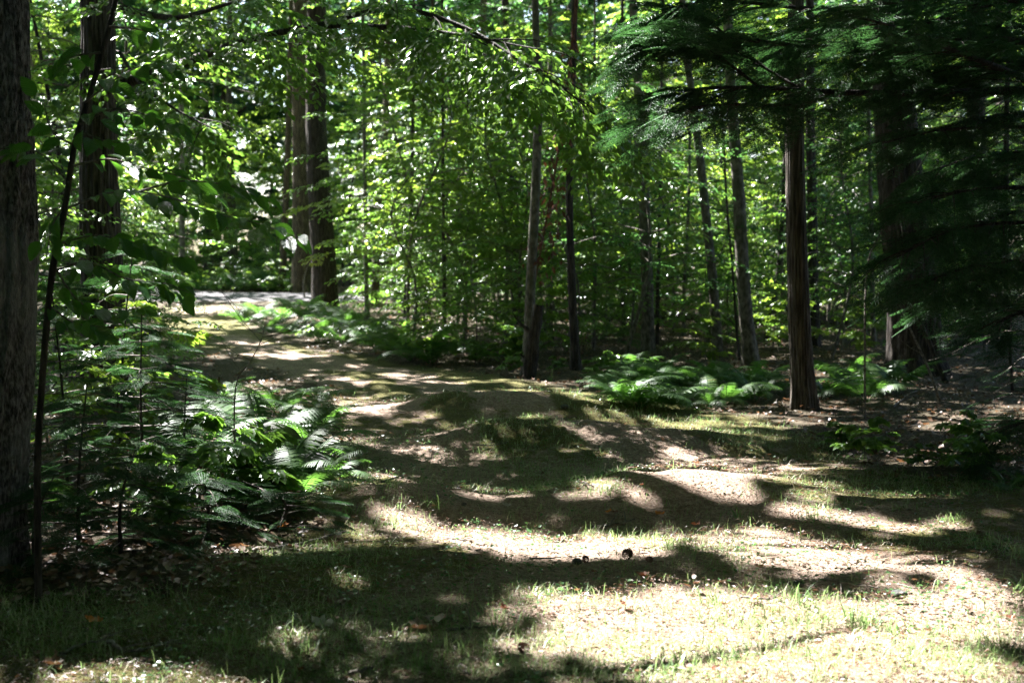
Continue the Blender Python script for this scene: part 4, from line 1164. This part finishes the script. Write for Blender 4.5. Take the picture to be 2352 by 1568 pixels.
fpx(2345, 1118, .25, 6, 'tiny fern at the frame edge right of the lone small fern')
g6 = 'scattered ferns on the forest floor'
for i in range(14):
    px = random.uniform(1050, 2250); y = random.uniform(25, 36); fern((px * .43537 - 512) / FPX * y, y, random.uniform(.5, .8), 7, f'shaded fern on the forest floor deep behind {lmk(px)}', g6, True)
# seedlings along the edges
for i in range(30):
    px = random.uniform(830, 1400) if i < 22 else random.uniform(1900, 2300)
    edge = np.interp(px, [800, 1050, 1250, 1450, 1620, 1790, 1920, 2050, 2352], [812, 850, 883, 915, 938, 980, 1050, 1100, 1112])
    q = P(px, edge - random.uniform(5, 60)); put(8, q[0], q[1], random.uniform(.4, .85), label=f'tiny leafy seedling at the path edge before {lmk(px)}', group='tiny seedlings along the right path edge')
print('ferns done')

# ------------------------------------------------------------------ rock, stump, dead wood
def rock(px, Y_, sx, sy, sz, label, seed, mat='rock', name='rock', sub=4, z=None):
    import bmesh
    bm = bmesh.new(); bmesh.ops.create_icosphere(bm, subdivisions=sub, radius=1)
    V = np.array([v.co[:] for v in bm.verts]); F = np.array([[v.index for v in f.verts] for f in bm.faces]); bm.free()
    d = 1 + .5 * (fbm(V[:, 0] * 1.3 + seed, V[:, 1] * 1.3 + V[:, 2], 1, 3) - .5) + .12 * (fbm(V[:, 0] * 5 + seed, V[:, 2] * 5 + V[:, 1] * 3, 2, 2) - .5)
    V = V * d[:, None] * [sx, sy, sz]
    x = (px * .43537 - 512) / FPX * Y_
    o = ob(name, mesh_np(name, V, [F], M[mat], smooth=True), None, (x, Y_, (Hs(x, Y_) if z is None else z) + sz * .35))
    return tag(o, label, 'rock' if name == 'rock' else name)
rock(610, 11.0, .30, .25, .26, 'dark rounded rock half hidden among the left ferns', 3)
rock(690, 10.6, .22, .2, .15, 'lower mossy rock right of the dark rounded rock', 5)
q = P(1297, 938); rock(1297, q[1], .05, .035, .025, 'small pale stone on the crest of the mound in the path', 7, name='rock', sub=2)
for px, py, s in ((1327, 1290, .03), (1215, 1120, .018), (1840, 1345, .03), (2075, 1375, .04), (1065, 1162, .02)):
    q = P(px, py); rock(px, q[1], s, s * .8, s * .6, {1327: 'dark pebble left of the pine cone', 1215: 'tiny pebble in the dip of the path', 1840: 'dark pebble in the shadow right of the pine cone', 2075: 'small dark stone beside the tall grass tufts', 1065: 'pale pebble near the left grass hummock'}[px], px % 13, sub=2, mat='rock')

def stick(pxs, r, label, seed, lift=.012, mat='twig', name='stick', forks=2):
    q = [P(x, y) for x, y in pxs]
    q = np.array([[a[0], a[1], Hs(a[0], a[1]) + lift + r] for a in q])
    p = smooth_path(q, 16)
    rg = np.random.default_rng(seed)
    p += rg.normal(0, r * .6, p.shape) * [1, 1, .4]
    base = p[0].copy()
    parts = [tube(p - base, np.linspace(r, r * .45, 16), 7, lambda th, s: 1 + .25 * (fbm(th * 2, s * 30, 1, 2) - .5))]
    for k in range(forks):
        i = int(rg.uniform(.3, .85) * 15); L = rg.uniform(.05, .14)
        d = nrm((p[i] - p[i - 1])[None])[0]; s_ = np.array([-d[1], d[0], .3]) * rg.choice([-1, 1])
        e = p[i] + (d + s_ * .8) * L
        parts.append(tube(smooth_path([p[i] - base, (p[i] + e) / 2 - base + [0, 0, .005], e - base], 5), np.linspace(r * .5, r * .2, 5), 5))
    V, F = join_vf(parts)
    o = ob(name, mesh_np(name, V, F, M[mat], smooth=True), None, tuple(base))
    return tag(o, label, name)
stick([(1362, 1216), (1410, 1208), (1458, 1196)], .011, 'pale thick stick lying on the bright sand in the middle of the path', 1, name='stick')
stick([(1448, 1222), (1470, 1221), (1500, 1220)], .006, 'short twig on the path right below the pale thick stick', 2, forks=0)
stick([(1310, 1108), (1340, 1118), (1365, 1128)], .010, 'grey weathered stick on the grassy hummock of the path', 3)
stick([(140, 1508), (190, 1490), (240, 1485), (280, 1500)], .008, 'thin arched twig at the bottom left on the moss', 4)
stick([(250, 1486), (290, 1505), (360, 1500), (420, 1480)], .009, 'forked dark branch lying right of the arched twig', 5, forks=3)
stick([(575, 1272), (660, 1262), (720, 1245), (790, 1222)], .013, 'dark crooked branch at the left edge of the path by the litter', 6, forks=3)
stick([(1085, 1022), (1130, 1024), (1170, 1016)], .007, 'thin dark twig on the moss beyond the dip', 7)
stick([(880, 1110), (930, 1100)], .008, 'small pale stick at the grass edge right of the left ferns', 8, forks=1)
stick([(1895, 1338), (1950, 1352), (2020, 1360)], .008, 'dark branch in the shadow on the right side of the path', 9)
stick([(2065, 1352), (2100, 1358), (2125, 1363)], .005, 'thin twig on bright sand at right', 10, forks=0)
stick([(1215, 1283), (1260, 1282), (1290, 1281)], .006, 'short dark twig at the lower rim of the bright sand patch', 11, forks=0)
stick([(1020, 1242), (1060, 1250), (1090, 1252)], .005, 'thin dark twig at the left end of the bright sand patch', 12, forks=1)
stick([(800, 1560), (840, 1552), (860, 1545)], .009, 'pale stick stub at the bottom edge', 13, forks=0)
stick([(1700, 1380), (1760, 1384), (1790, 1378)], .006, 'twig before the shadow band in the lower right grass', 14)
stick([(1030, 1450), (1090, 1446), (1140, 1440)], .008, 'dark twig hidden in the shaded grass', 15)
stick([(1880, 1010), (2000, 1000), (2110, 985)], .014, 'fallen branch on the leaf litter right of the path', 16, forks=3)
stick([(2050, 940), (2110, 900), (2200, 890)], .012, 'dead branch lying before the very thick tree', 17, forks=3)

def upright_dead(pxs, Y_, r, label, name='dead_sapling', mat='twig', forks=0, seed=0, r2=.5):
    q = [at(x, y, Y_) for x, y in pxs]
    base = q[0].copy(); base[2] = Hs(base[0], base[1]) - .02
    q = [base] + q if q[0][2] > base[2] + .05 else [base] + q[1:]
    p = smooth_path(np.array(q) - base, 20)
    rg = np.random.default_rng(seed)
    parts = [tube(p, np.linspace(r, r * r2, 20), 8, lambda th, s: 1 + .4 * (fbm(th * 1.5 + seed, s * 5, 1, 3) - .5))]
    for k in range(forks):
        i = int(rg.uniform(.25, .95) * 19); L = rg.uniform(.15, .5); az = rg.uniform(-1.2, 1.2) + (0 if rg.random() < .5 else math.pi)
        e = p[i] + np.array([math.cos(az), .3 * math.sin(az), rg.uniform(.3, .9)]) * L
        w = smooth_path([p[i], (p[i] + e) / 2 + [0, 0, -.02], e], 7)
        parts.append(tube(w, np.linspace(r * .4, .0015, 7), 4))
        for m in range(2):
            j = 3 + m * 2; e2 = w[j] + np.array([rg.uniform(-1, 1), rg.uniform(-.3, .3), rg.uniform(.1, .8)]) * L * .4
            parts.append(tube(smooth_path([w[j], e2], 4), np.linspace(r * .2, .001, 4), 3))
    V, F = join_vf(parts)
    return tag(ob(name, mesh_np(name, V, F, M[mat], smooth=True), None, tuple(base)), label, name.replace('_', ' '))
upright_dead([(1213, 865), (1225, 780), (1238, 700)], YF - .6, .11, 'black rotten stump leaning against the mottled grey tree', 'stump', 'bark_hem', 2, 3, .7)
upright_dead([(455, 1110), (460, 1060), (466, 1035)], 9.4, .022, 'short rotten red-brown stick standing under the left ferns', 'stump', 'rot', 0, 4, .6)
upright_dead([(540, 900), (575, 830), (600, 780), (610, 740)], 9.6, .006, 'bare branching dead shrub before the bend of the path', 'dead_shrub', 'twig', 9, 5, .3)
upright_dead([(700, 700), (697, 650), (706, 610)], 43, .03, 'single dark seed stalk beside the far road', 'dead_sapling', 'twig', 0, 6, .5)
upright_dead([(2160, 930), (2130, 840), (2075, 720), (2050, 640)], 16.5, .018, 'pale crooked dead sapling at the foot of the very thick tree', 'dead_sapling', 'twig', 4, 7, .4)
upright_dead([(1620, 780), (1610, 680), (1570, 600), (1555, 565)], 23, .012, 'pale curved bare twig before the leaning slender tree', 'dead_sapling', 'twig', 2, 8, .4)
upright_dead([(1990, 640), (2020, 540), (2100, 400), (2200, 250)], 15, .012, 'long thin bare branch slanting before the furrowed trees', 'dead_sapling', 'twig', 2, 9, .5)

# hanging rusty dead foliage on the thin dark tree
def rusty():
    rg = np.random.default_rng(77)
    a = at(1325, 90, YH - .4)
    n = 260
    t = rg.random(n)
    Pp = a + np.stack([-.55 * t + rg.normal(0, .12, n), rg.normal(0, .15, n), -3.4 * t + rg.normal(0, .15, n)], -1) * [1, 1, 1]
    A = np.stack([rg.normal(0, .4, n), rg.normal(0, .4, n), -np.ones(n)], -1); N = rg.normal(0, 1, (n, 3))
    V, F, R = leaves(Pp - a, A, N, rg.uniform(.08, .16, n), rg.uniform(.03, .06, n), KITE, rg=rg)
    q = smooth_path([[0, 0, .6], [-.2, 0, -1.2], [-.6, 0, -3.5]], 8); Vt, Ft = tube(q, np.linspace(.03, .01, 8), 5)
    root = thing('dead_branch', 'hanging broken branch with rusty dead leaves beside the thin dark tree', 'branch', tuple(a))
    ob('stem', mesh_np('stem', Vt, [Ft], M['rot']), root); ob('leaves', mesh_np('leaves', V, F, M['dead_red'], R), root)
rusty()

# fallen log far in the wood
def log(px, py, Y_, L, r, label, seed):
    a = at(px, py, Y_); z = Hs(a[0], a[1]) + r * .6
    p = smooth_path([[-L / 2, .2, z], [0, 0, z + .03], [L / 2, -.3, z]], 20)
    V, F = tube(p - [0, 0, z], np.linspace(r, r * .7, 20), 14, ridge_fn('oak', seed))
    tag(ob('fallen_log', mesh_np('fallen_log', V, [F], M['bark_oak'], smooth=True), None, (a[0], a[1], z)), label, 'log')
log(1830 - 10, 745, 33, 4.5, .16, 'mossy fallen log deep behind the finely furrowed tree', 1)
log(1420, 760, 34, 4.0, .14, 'fallen log with a sunlit top behind the light grey tree', 2)

# pine cones and distinct fallen leaves -------------------------------
def cone_mesh():
    parts = []
    for i in range(70):
        t = i / 70; az = i * 2.399; r = .5 * math.sin(math.pi * (.12 + .85 * t)) ** .8
        c = np.array([math.cos(az) * r * .45, math.sin(az) * r * .45, t])
        d = np.array([math.cos(az), math.sin(az), .55]); s = .28 * (1 - .5 * t)
        b = np.array([-math.sin(az), math.cos(az), 0]) * s * .5
        V = np.array([c, c + d * s + b * .8, c + d * s * 1.25, c + d * s - b * .8, c + d * s * .5 + [0, 0, -.06]])
        parts.append((V, np.array([[0, 1, 2], [0, 2, 3], [4, 2, 1], [4, 3, 2], [0, 4, 1], [0, 3, 4]])))
    V, F = join_vf(parts)
    return mesh_np('pine_cone', V, F, M['rot'])
CM = cone_mesh()
for px, py, s, lab in ((1435, 1290, .06, 'dark pine cone at the rim of the bright sand patch'), (1210, 1512, .05, 'pine cone in the bright grass at the bottom centre'), (1348, 1300, .04, 'small pine cone left of the dark one by the sand'), (1500, 1300, .04, 'reddish pine cone among pale litter right of the dark cone')):
    q = P(px, py)
    tag(ob('pine_cone', CM, None, (q[0], q[1], Hs(q[0], q[1]) + .025), (1.3, .3, px), s), lab, 'pine cone')

def dead_leaf_mesh(seed, mat, lobed=False):
    rg = np.random.default_rng(seed); n = 9
    V, F = [], []
    for i in range(n):
        u = i / (n - 1); w = .36 * math.sin(math.pi * u) ** .7 * (1.35 if lobed and i % 2 else .8 if lobed else 1)
        cz = .18 * (u - .5) ** 2 * 4 * rg.uniform(.6, 1.2)
        for v in (-1, 0, 1): V.append((u, v * w, cz + abs(v) * rg.uniform(.05, .22)))
    for i in range(n - 1):
        for j in range(2): a = i * 3 + j; F.append((a, a + 1, a + 4, a + 3))
    return mesh_np('fallen_leaf', np.array(V), [np.array(F)], M[mat], np.full(len(V), rg.random()), smooth=True)
DL = {k: [dead_leaf_mesh(i + 5, k, i % 2 == 0) for i in range(3)] for k in ('litter', 'dead_red', 'orange', 'pale')}
def fl(px, py, kind, s, label, group=None, i=0):
    q = P(px, py)
    o = ob('fallen_leaf', DL[kind][i % 3], None, (q[0], q[1], Hs(q[0], q[1]) + .018), (random.uniform(-.3, .3), random.uniform(-.3, .2), random.uniform(0, 6.28)), s)
    tag(o, label, 'leaf', group)
fl(1525, 1184, 'orange', .07, 'orange leaf on the sandy hump right of the middle')
fl(1404, 1182, 'orange', .05, 'small orange leaf near the thick pale stick')
fl(235, 1448, 'orange', .08, 'orange-brown leaf alone on the dark moss at lower left')
fl(655, 1213, 'orange', .09, 'bright orange leaf on the sunlit litter left of the path')
fl(700, 668 + 92, 'orange', .1, 'orange leaf below the dark straight tree')
fl(1588, 1212, 'dead_red', .08, 'curled rust-brown leaf beside the sandy hump', i=1)
fl(1420, 1182, 'dead_red', .05, 'tiny rust leaf beside the small orange leaf')
fl(715, 1437, 'pale', .11, 'large curled grey leaf in the shaded lower left grass')
fl(960, 1437, 'litter', .12, 'brown leaf heap in the shaded grass at lower middle')
fl(975, 1430, 'litter', .10, 'folded brown leaf leaning on the brown leaf heap', i=1)
fl(750, 1388, 'litter', .11, 'dark brown leaf in the hollow left of centre', i=2)
fl(1515, 1185 + 4, 'pale', .07, 'white curled leaf before the orange leaf on the hump', i=1)
fl(1520, 1232, 'pale', .06, 'pale leaf below the curled rust-brown leaf', i=2)
fl(1640, 1295, 'pale', .07, 'pale leaf above the shadow band right of the cones')
fl(1512, 1330 - 30, 'pale', .08, 'pale flat leaf beside the reddish pine cone')
fl(130, 1533, 'litter', .09, 'dark brown leaf in the lower left corner')
fl(1460, 1328, 'dead_red', .07, 'red-brown leaf in the shade under the bright sand patch')
fl(1490, 1330, 'dead_red', .05, 'small red-brown leaf right of the red-brown shaded leaf')
fl(1750, 1310, 'litter', .06, 'brown leaf on the sand at right of the shadow band')
for i in range(60):
    px, py = random.uniform(600, 2340), random.uniform(960, 1560)
    q = P(px, py)
    if sd1(q[0], q[1]) < .1: continue
    kd = random.choice(['litter', 'litter', 'pale', 'dead_red'])
    reg = ('far' if py < 1120 else ('central' if py < 1320 else 'near')) + ' ' + ('left' if px < 1000 else ('middle' if px < 1600 else 'right'))
    fl(px, py, kd, random.uniform(.035, .065), f"small {dict(litter='brown', pale='pale', dead_red='rusty')[kd]} dry leaf on the {reg} part of the path", 'small dry leaves scattered on the path', i)

# ------------------------------------------------------------------ litter, grass, low herbs (countless: stuff)
def litter():
    rg = np.random.default_rng(8)
    n = 54000
    y = 5 + 40 * rg.random(n) ** 1.9
    x = rg.uniform(-.42, .44, n) * (y + 1)
    s = poly_sd(x, y) + .3 * (fbm(x * 2, y * 2, 1, 2) - .5)
    k = (s < .05) & (road_d(x, y) < -.3)
    k |= (rg.random(n) < .05) & (road_d(x, y) < -.3) & (y < 12)
    x, y = x[k], y[k]; m = len(x)
    z = H(x, y) + rg.uniform(.0, .04, m)
    az = rg.uniform(0, 6.28, m)
    A = np.stack([np.cos(az), np.sin(az), rg.normal(0, .25, m)], -1); N = np.stack([rg.normal(0, .35, m), rg.normal(0, .35, m), np.ones(m)], -1)
    L = rg.uniform(.03, .075, m) * np.where(poly_sd(x, y) > .1, .5, 1)
    V, F, R = leaves(np.stack([x, y, z], -1), A, N, L, L * rg.uniform(.5, .8, m), LITTER, rg=rg)
    ob('leaf_litter', mesh_np('leaf_litter', V, F, M['litter'], R), kind='stuff')
    # needles, bark crumbs and twig bits on the path
    n = 60000
    y = 4.8 + 12 * rg.random(n) ** 1.4; x = rg.uniform(-.40, .42, n) * (y + .6)
    k = poly_sd(x, y) > 0
    x, y = x[k], y[k]; m = len(x)
    az = rg.uniform(0, 6.28, m)
    A = np.stack([np.cos(az), np.sin(az), rg.normal(0, .12, m)], -1); N = np.stack([rg.normal(0, .2, m), rg.normal(0, .2, m), np.ones(m)], -1)
    L = rg.uniform(.008, .042, m)
    V, F, R = leaves(np.stack([x, y, H(x, y) + rg.uniform(.008, .02, m)], -1), A, N, L, np.minimum(L * .35, .006) + .003, KITE, rg=rg)
    ob('needle_litter', mesh_np('needle_litter', V, F, M['litter'], R), kind='stuff')
litter()

def grass():
    rg = np.random.default_rng(9)
    def field(x, y):        # how thick the grass stands
        f = fbm(x * .9, y * 1.1, 4, 3)
        g = sstep(.43, .60, f) * .95
        for gx_, gy_, rx, ry, a in GP: g = np.maximum(g, a * np.exp(-((x - gx_) / rx) ** 2 - ((y - gy_) / ry) ** 2))
        return g * (1 - .88 * track(x, y))
    GPX = [(800, 1420, 450, 60, .9), (1500, 1370, 380, 35, 1), (900, 1500, 500, 50, .7), (1850, 1420, 300, 40, .9), (1450, 1110, 200, 22, 1), (1650, 1120, 90, 10, .8), (1350, 1540, 400, 30, .9), (2200, 1500, 250, 60, .7),
           (1450, 960, 180, 14, .8), (1300, 1060, 250, 25, .6), (1550, 1370, 200, 20, 1), (1000, 1170, 60, 12, .8), (820, 1170, 50, 15, .7), (840, 1060, 60, 50, .7), (1150, 920, 120, 8, .7), (1250, 1010, 120, 20, .8),
           (1700, 975, 120, 8, .8), (2000, 1120, 200, 14, .8), (1850, 1195, 60, 10, .6), (430, 715, 90, 12, 1), (800, 1550, 300, 20, .8), (2190, 1190, 80, 12, .6), (2340, 1350, 60, 14, .7), (1700, 1500, 600, 60, .55), (600, 1470, 200, 30, .8)]
    GP = []
    for px, py, hx, hy, a in GPX:
        c = P(px, py); GP.append((c[0], c[1], hx * .43537 / FPX * c[1], max(.12, (P(px, py - hy)[1] - P(px, py + hy)[1]) / 2), a))
    out = []
    def blades(n, y0, y1, pw, l0, l1, w, tuft=0, dens=1.0, minrnd=0):
        y = y0 + (y1 - y0) * rg.random(n) ** pw; x = rg.uniform(-.41, .42, n) * (y + .5)
        k = (poly_sd(x, y) > -.15) & (rg.random(n) < field(x, y) * dens + (.05 if not tuft else .02))
        x, y = x[k], y[k]
        if tuft:
            m = len(x); x = np.repeat(x, tuft) + rg.normal(0, .03, m * tuft); y = np.repeat(y, tuft) + rg.normal(0, .03, m * tuft)
        m = len(x)
        az = rg.uniform(0, 6.28, m); lean = rg.uniform(.1, 1.5, m)
        d = np.stack([np.cos(az) * lean, np.sin(az) * lean, np.ones(m)], -1); d = nrm(d)
        L = rg.uniform(l0, l1, m)
        b = np.stack([x, y, H(x, y) - .004], -1)
        sd = nrm(np.stack([-np.sin(az), np.cos(az), 0 * az], -1)) * (w * rg.uniform(.6, 1.3, m))[:, None]
        hz = np.stack([np.cos(az), np.sin(az), 0 * az], -1)
        m1 = b + d * L[:, None] * .5; tip = b + d * L[:, None] * .92 + hz * (L * .35 * lean)[:, None] - np.array([0, 0, 1]) * (L * .22 * lean)[:, None]
        V = np.stack([b - sd * .5, b + sd * .5, m1 + sd * .42, m1 - sd * .42, tip], 1).reshape(-1, 3)
        o = np.arange(m)[:, None] * 5
        r = rg.random(m); 
        r = np.where(rg.random(m) < .5, r * .62, .62 + r * .38) if minrnd == 0 else minrnd + r * (1 - minrnd)
        out.append((V, [o + np.array([[0, 1, 2, 3]]), o + np.array([[3, 2, 4]])], np.repeat(r, 5)))
    blades(230000, 4.8, 13, 1.5, .015, .06, .0032)
    blades(70000, 4.8, 11, 1.5, .015, .04, .003, dens=.7, minrnd=.65)
    blades(45000, 4.8, 16, 1.3, .05, .12, .004)
    blades(2600, 5, 17, 1.2, .04, .13, .0035, tuft=9, dens=.9)
    blades(14000, 12, 24, 1.2, .04, .10, .006, dens=.8)
    blades(9000, 36, 43, 1., .08, .22, .012)
    V, F, R = cat_lv(out)
    print('grass blades', len(V) // 5)
    ob('grass', mesh_np('grass', V, F, M['grass'], R), kind='stuff')
    n = 30000
    y = 4.8 + 14 * rg.random(n) ** 1.3; x = rg.uniform(-.41, .42, n) * (y + .5)
    k = (poly_sd(x, y) > -.3) & (fbm(x * 1.4 + 50, y * 1.4, 2, 3) > .56)
    x, y = x[k], y[k]; m = len(x)
    az = rg.uniform(0, 6.28, m)
    A = np.stack([np.cos(az), np.sin(az), rg.normal(0, .2, m)], -1); N = np.stack([rg.normal(0, .3, m), rg.normal(0, .3, m), np.ones(m)], -1)
    L = rg.uniform(.012, .035, m)
    V, F, R = leaves(np.stack([x, y, H(x, y) + rg.uniform(.01, .035, m)], -1), A, N, L, L * .7, KITE, rg=rg)
    ob('ground_herbs', mesh_np('ground_herbs', V, F, M['cool'], R), kind='stuff')
    # single tall tufts that stand out
    for i, (px, py, h) in enumerate([(800, 1180, .13), (1000, 1165, .15), (1690, 1180, .12), (2190, 1195, .11), (2340, 1352, .13), (640, 1290, .12), (1150, 1445, .14), (1830, 1390, .16), (1960, 1420, .17), (2060, 1450, .15),
                                     (700, 1500, .15), (530, 1490, .14), (1870, 1195, .11), (1400, 1135, .13), (1640, 1385, .12), (1530, 1535, .12), (1265, 875, .2), (1990, 1440, .14), (960, 1545, .12), (620, 1545, .11)]):
        c = P(px, py); m = 24
        az = rg.uniform(0, 6.28, m); lean = rg.uniform(.15, 1.6, m); L = h * rg.uniform(.35, 1.1, m)
        b = np.stack([rg.normal(0, .035, m), rg.normal(0, .03, m), np.zeros(m) - .01], -1)
        hz = np.stack([np.cos(az), np.sin(az), 0 * az], -1); d = nrm(hz * lean[:, None] + [0, 0, 1.])
        sd = np.stack([-np.sin(az), np.cos(az), 0 * az], -1) * .003
        pts_ = [b, b + d * (L * .35)[:, None], b + d * (L * .68)[:, None] + hz * (.06 * L * lean)[:, None], b + d * (L * .95)[:, None] + hz * (L * .25 * lean)[:, None] - np.array([0, 0, 1.]) * (L * .22 * lean)[:, None]]
        V = np.stack([pts_[0] - sd, pts_[0] + sd, pts_[1] + sd, pts_[1] - sd, pts_[2] + sd * .7, pts_[2] - sd * .7, pts_[3]], 1).reshape(-1, 3)
        o = np.arange(m)[:, None] * 7
        F = [np.concatenate([o + np.array([[0, 1, 2, 3]]), o + np.array([[3, 2, 4, 5]])]), o + np.array([[5, 4, 6]])]
        t = ob('grass_tuft', mesh_np('grass_tuft', V, F, M['grass'], np.repeat(rg.random(m) * .62, 7)), None, (c[0], c[1], Hs(c[0], c[1])))
        side = 'left' if px < 900 else ('middle' if px < 1600 else 'right')
        dist = 'far' if py < 1000 else ('central' if py < 1300 else 'near')
        tag(t, f'tall grass tuft on the {dist} {side} part of the path', 'grass tuft', f'tall grass tufts on the {dist} {side} part of the path')
grass()
print('objects', len(sc.objects), 'tris', sum(len(m.loops) - 2 * len(m.polygons) for m in bpy.data.meshes))

# labels that several neighbours share get their place in the row
ORD = 'first second third fourth fifth sixth seventh eighth ninth tenth eleventh twelfth thirteenth fourteenth fifteenth sixteenth seventeenth eighteenth nineteenth twentieth twenty-first twenty-second twenty-third twenty-fourth twenty-fifth twenty-sixth twenty-seventh twenty-eighth'.split()
by = {}
for o in sc.objects:
    if o.parent is None and 'label' in o and 'outside the view' not in str(o.get('group', '')):
        by.setdefault(o['label'], []).append(o)
for lab, os_ in by.items():
    if 1 < len(os_) <= 28:
        os_.sort(key=lambda o: o.location.x / max(o.location.y, 1))
        for i, o in enumerate(os_):
            o['label'] = f'{lab}, {ORD[i]} from left'

bad = [(len(o['label'].split()), o['label']) for o in sc.objects if 'label' in o and len(o['label'].split()) > 16]
print('LONG', bad)
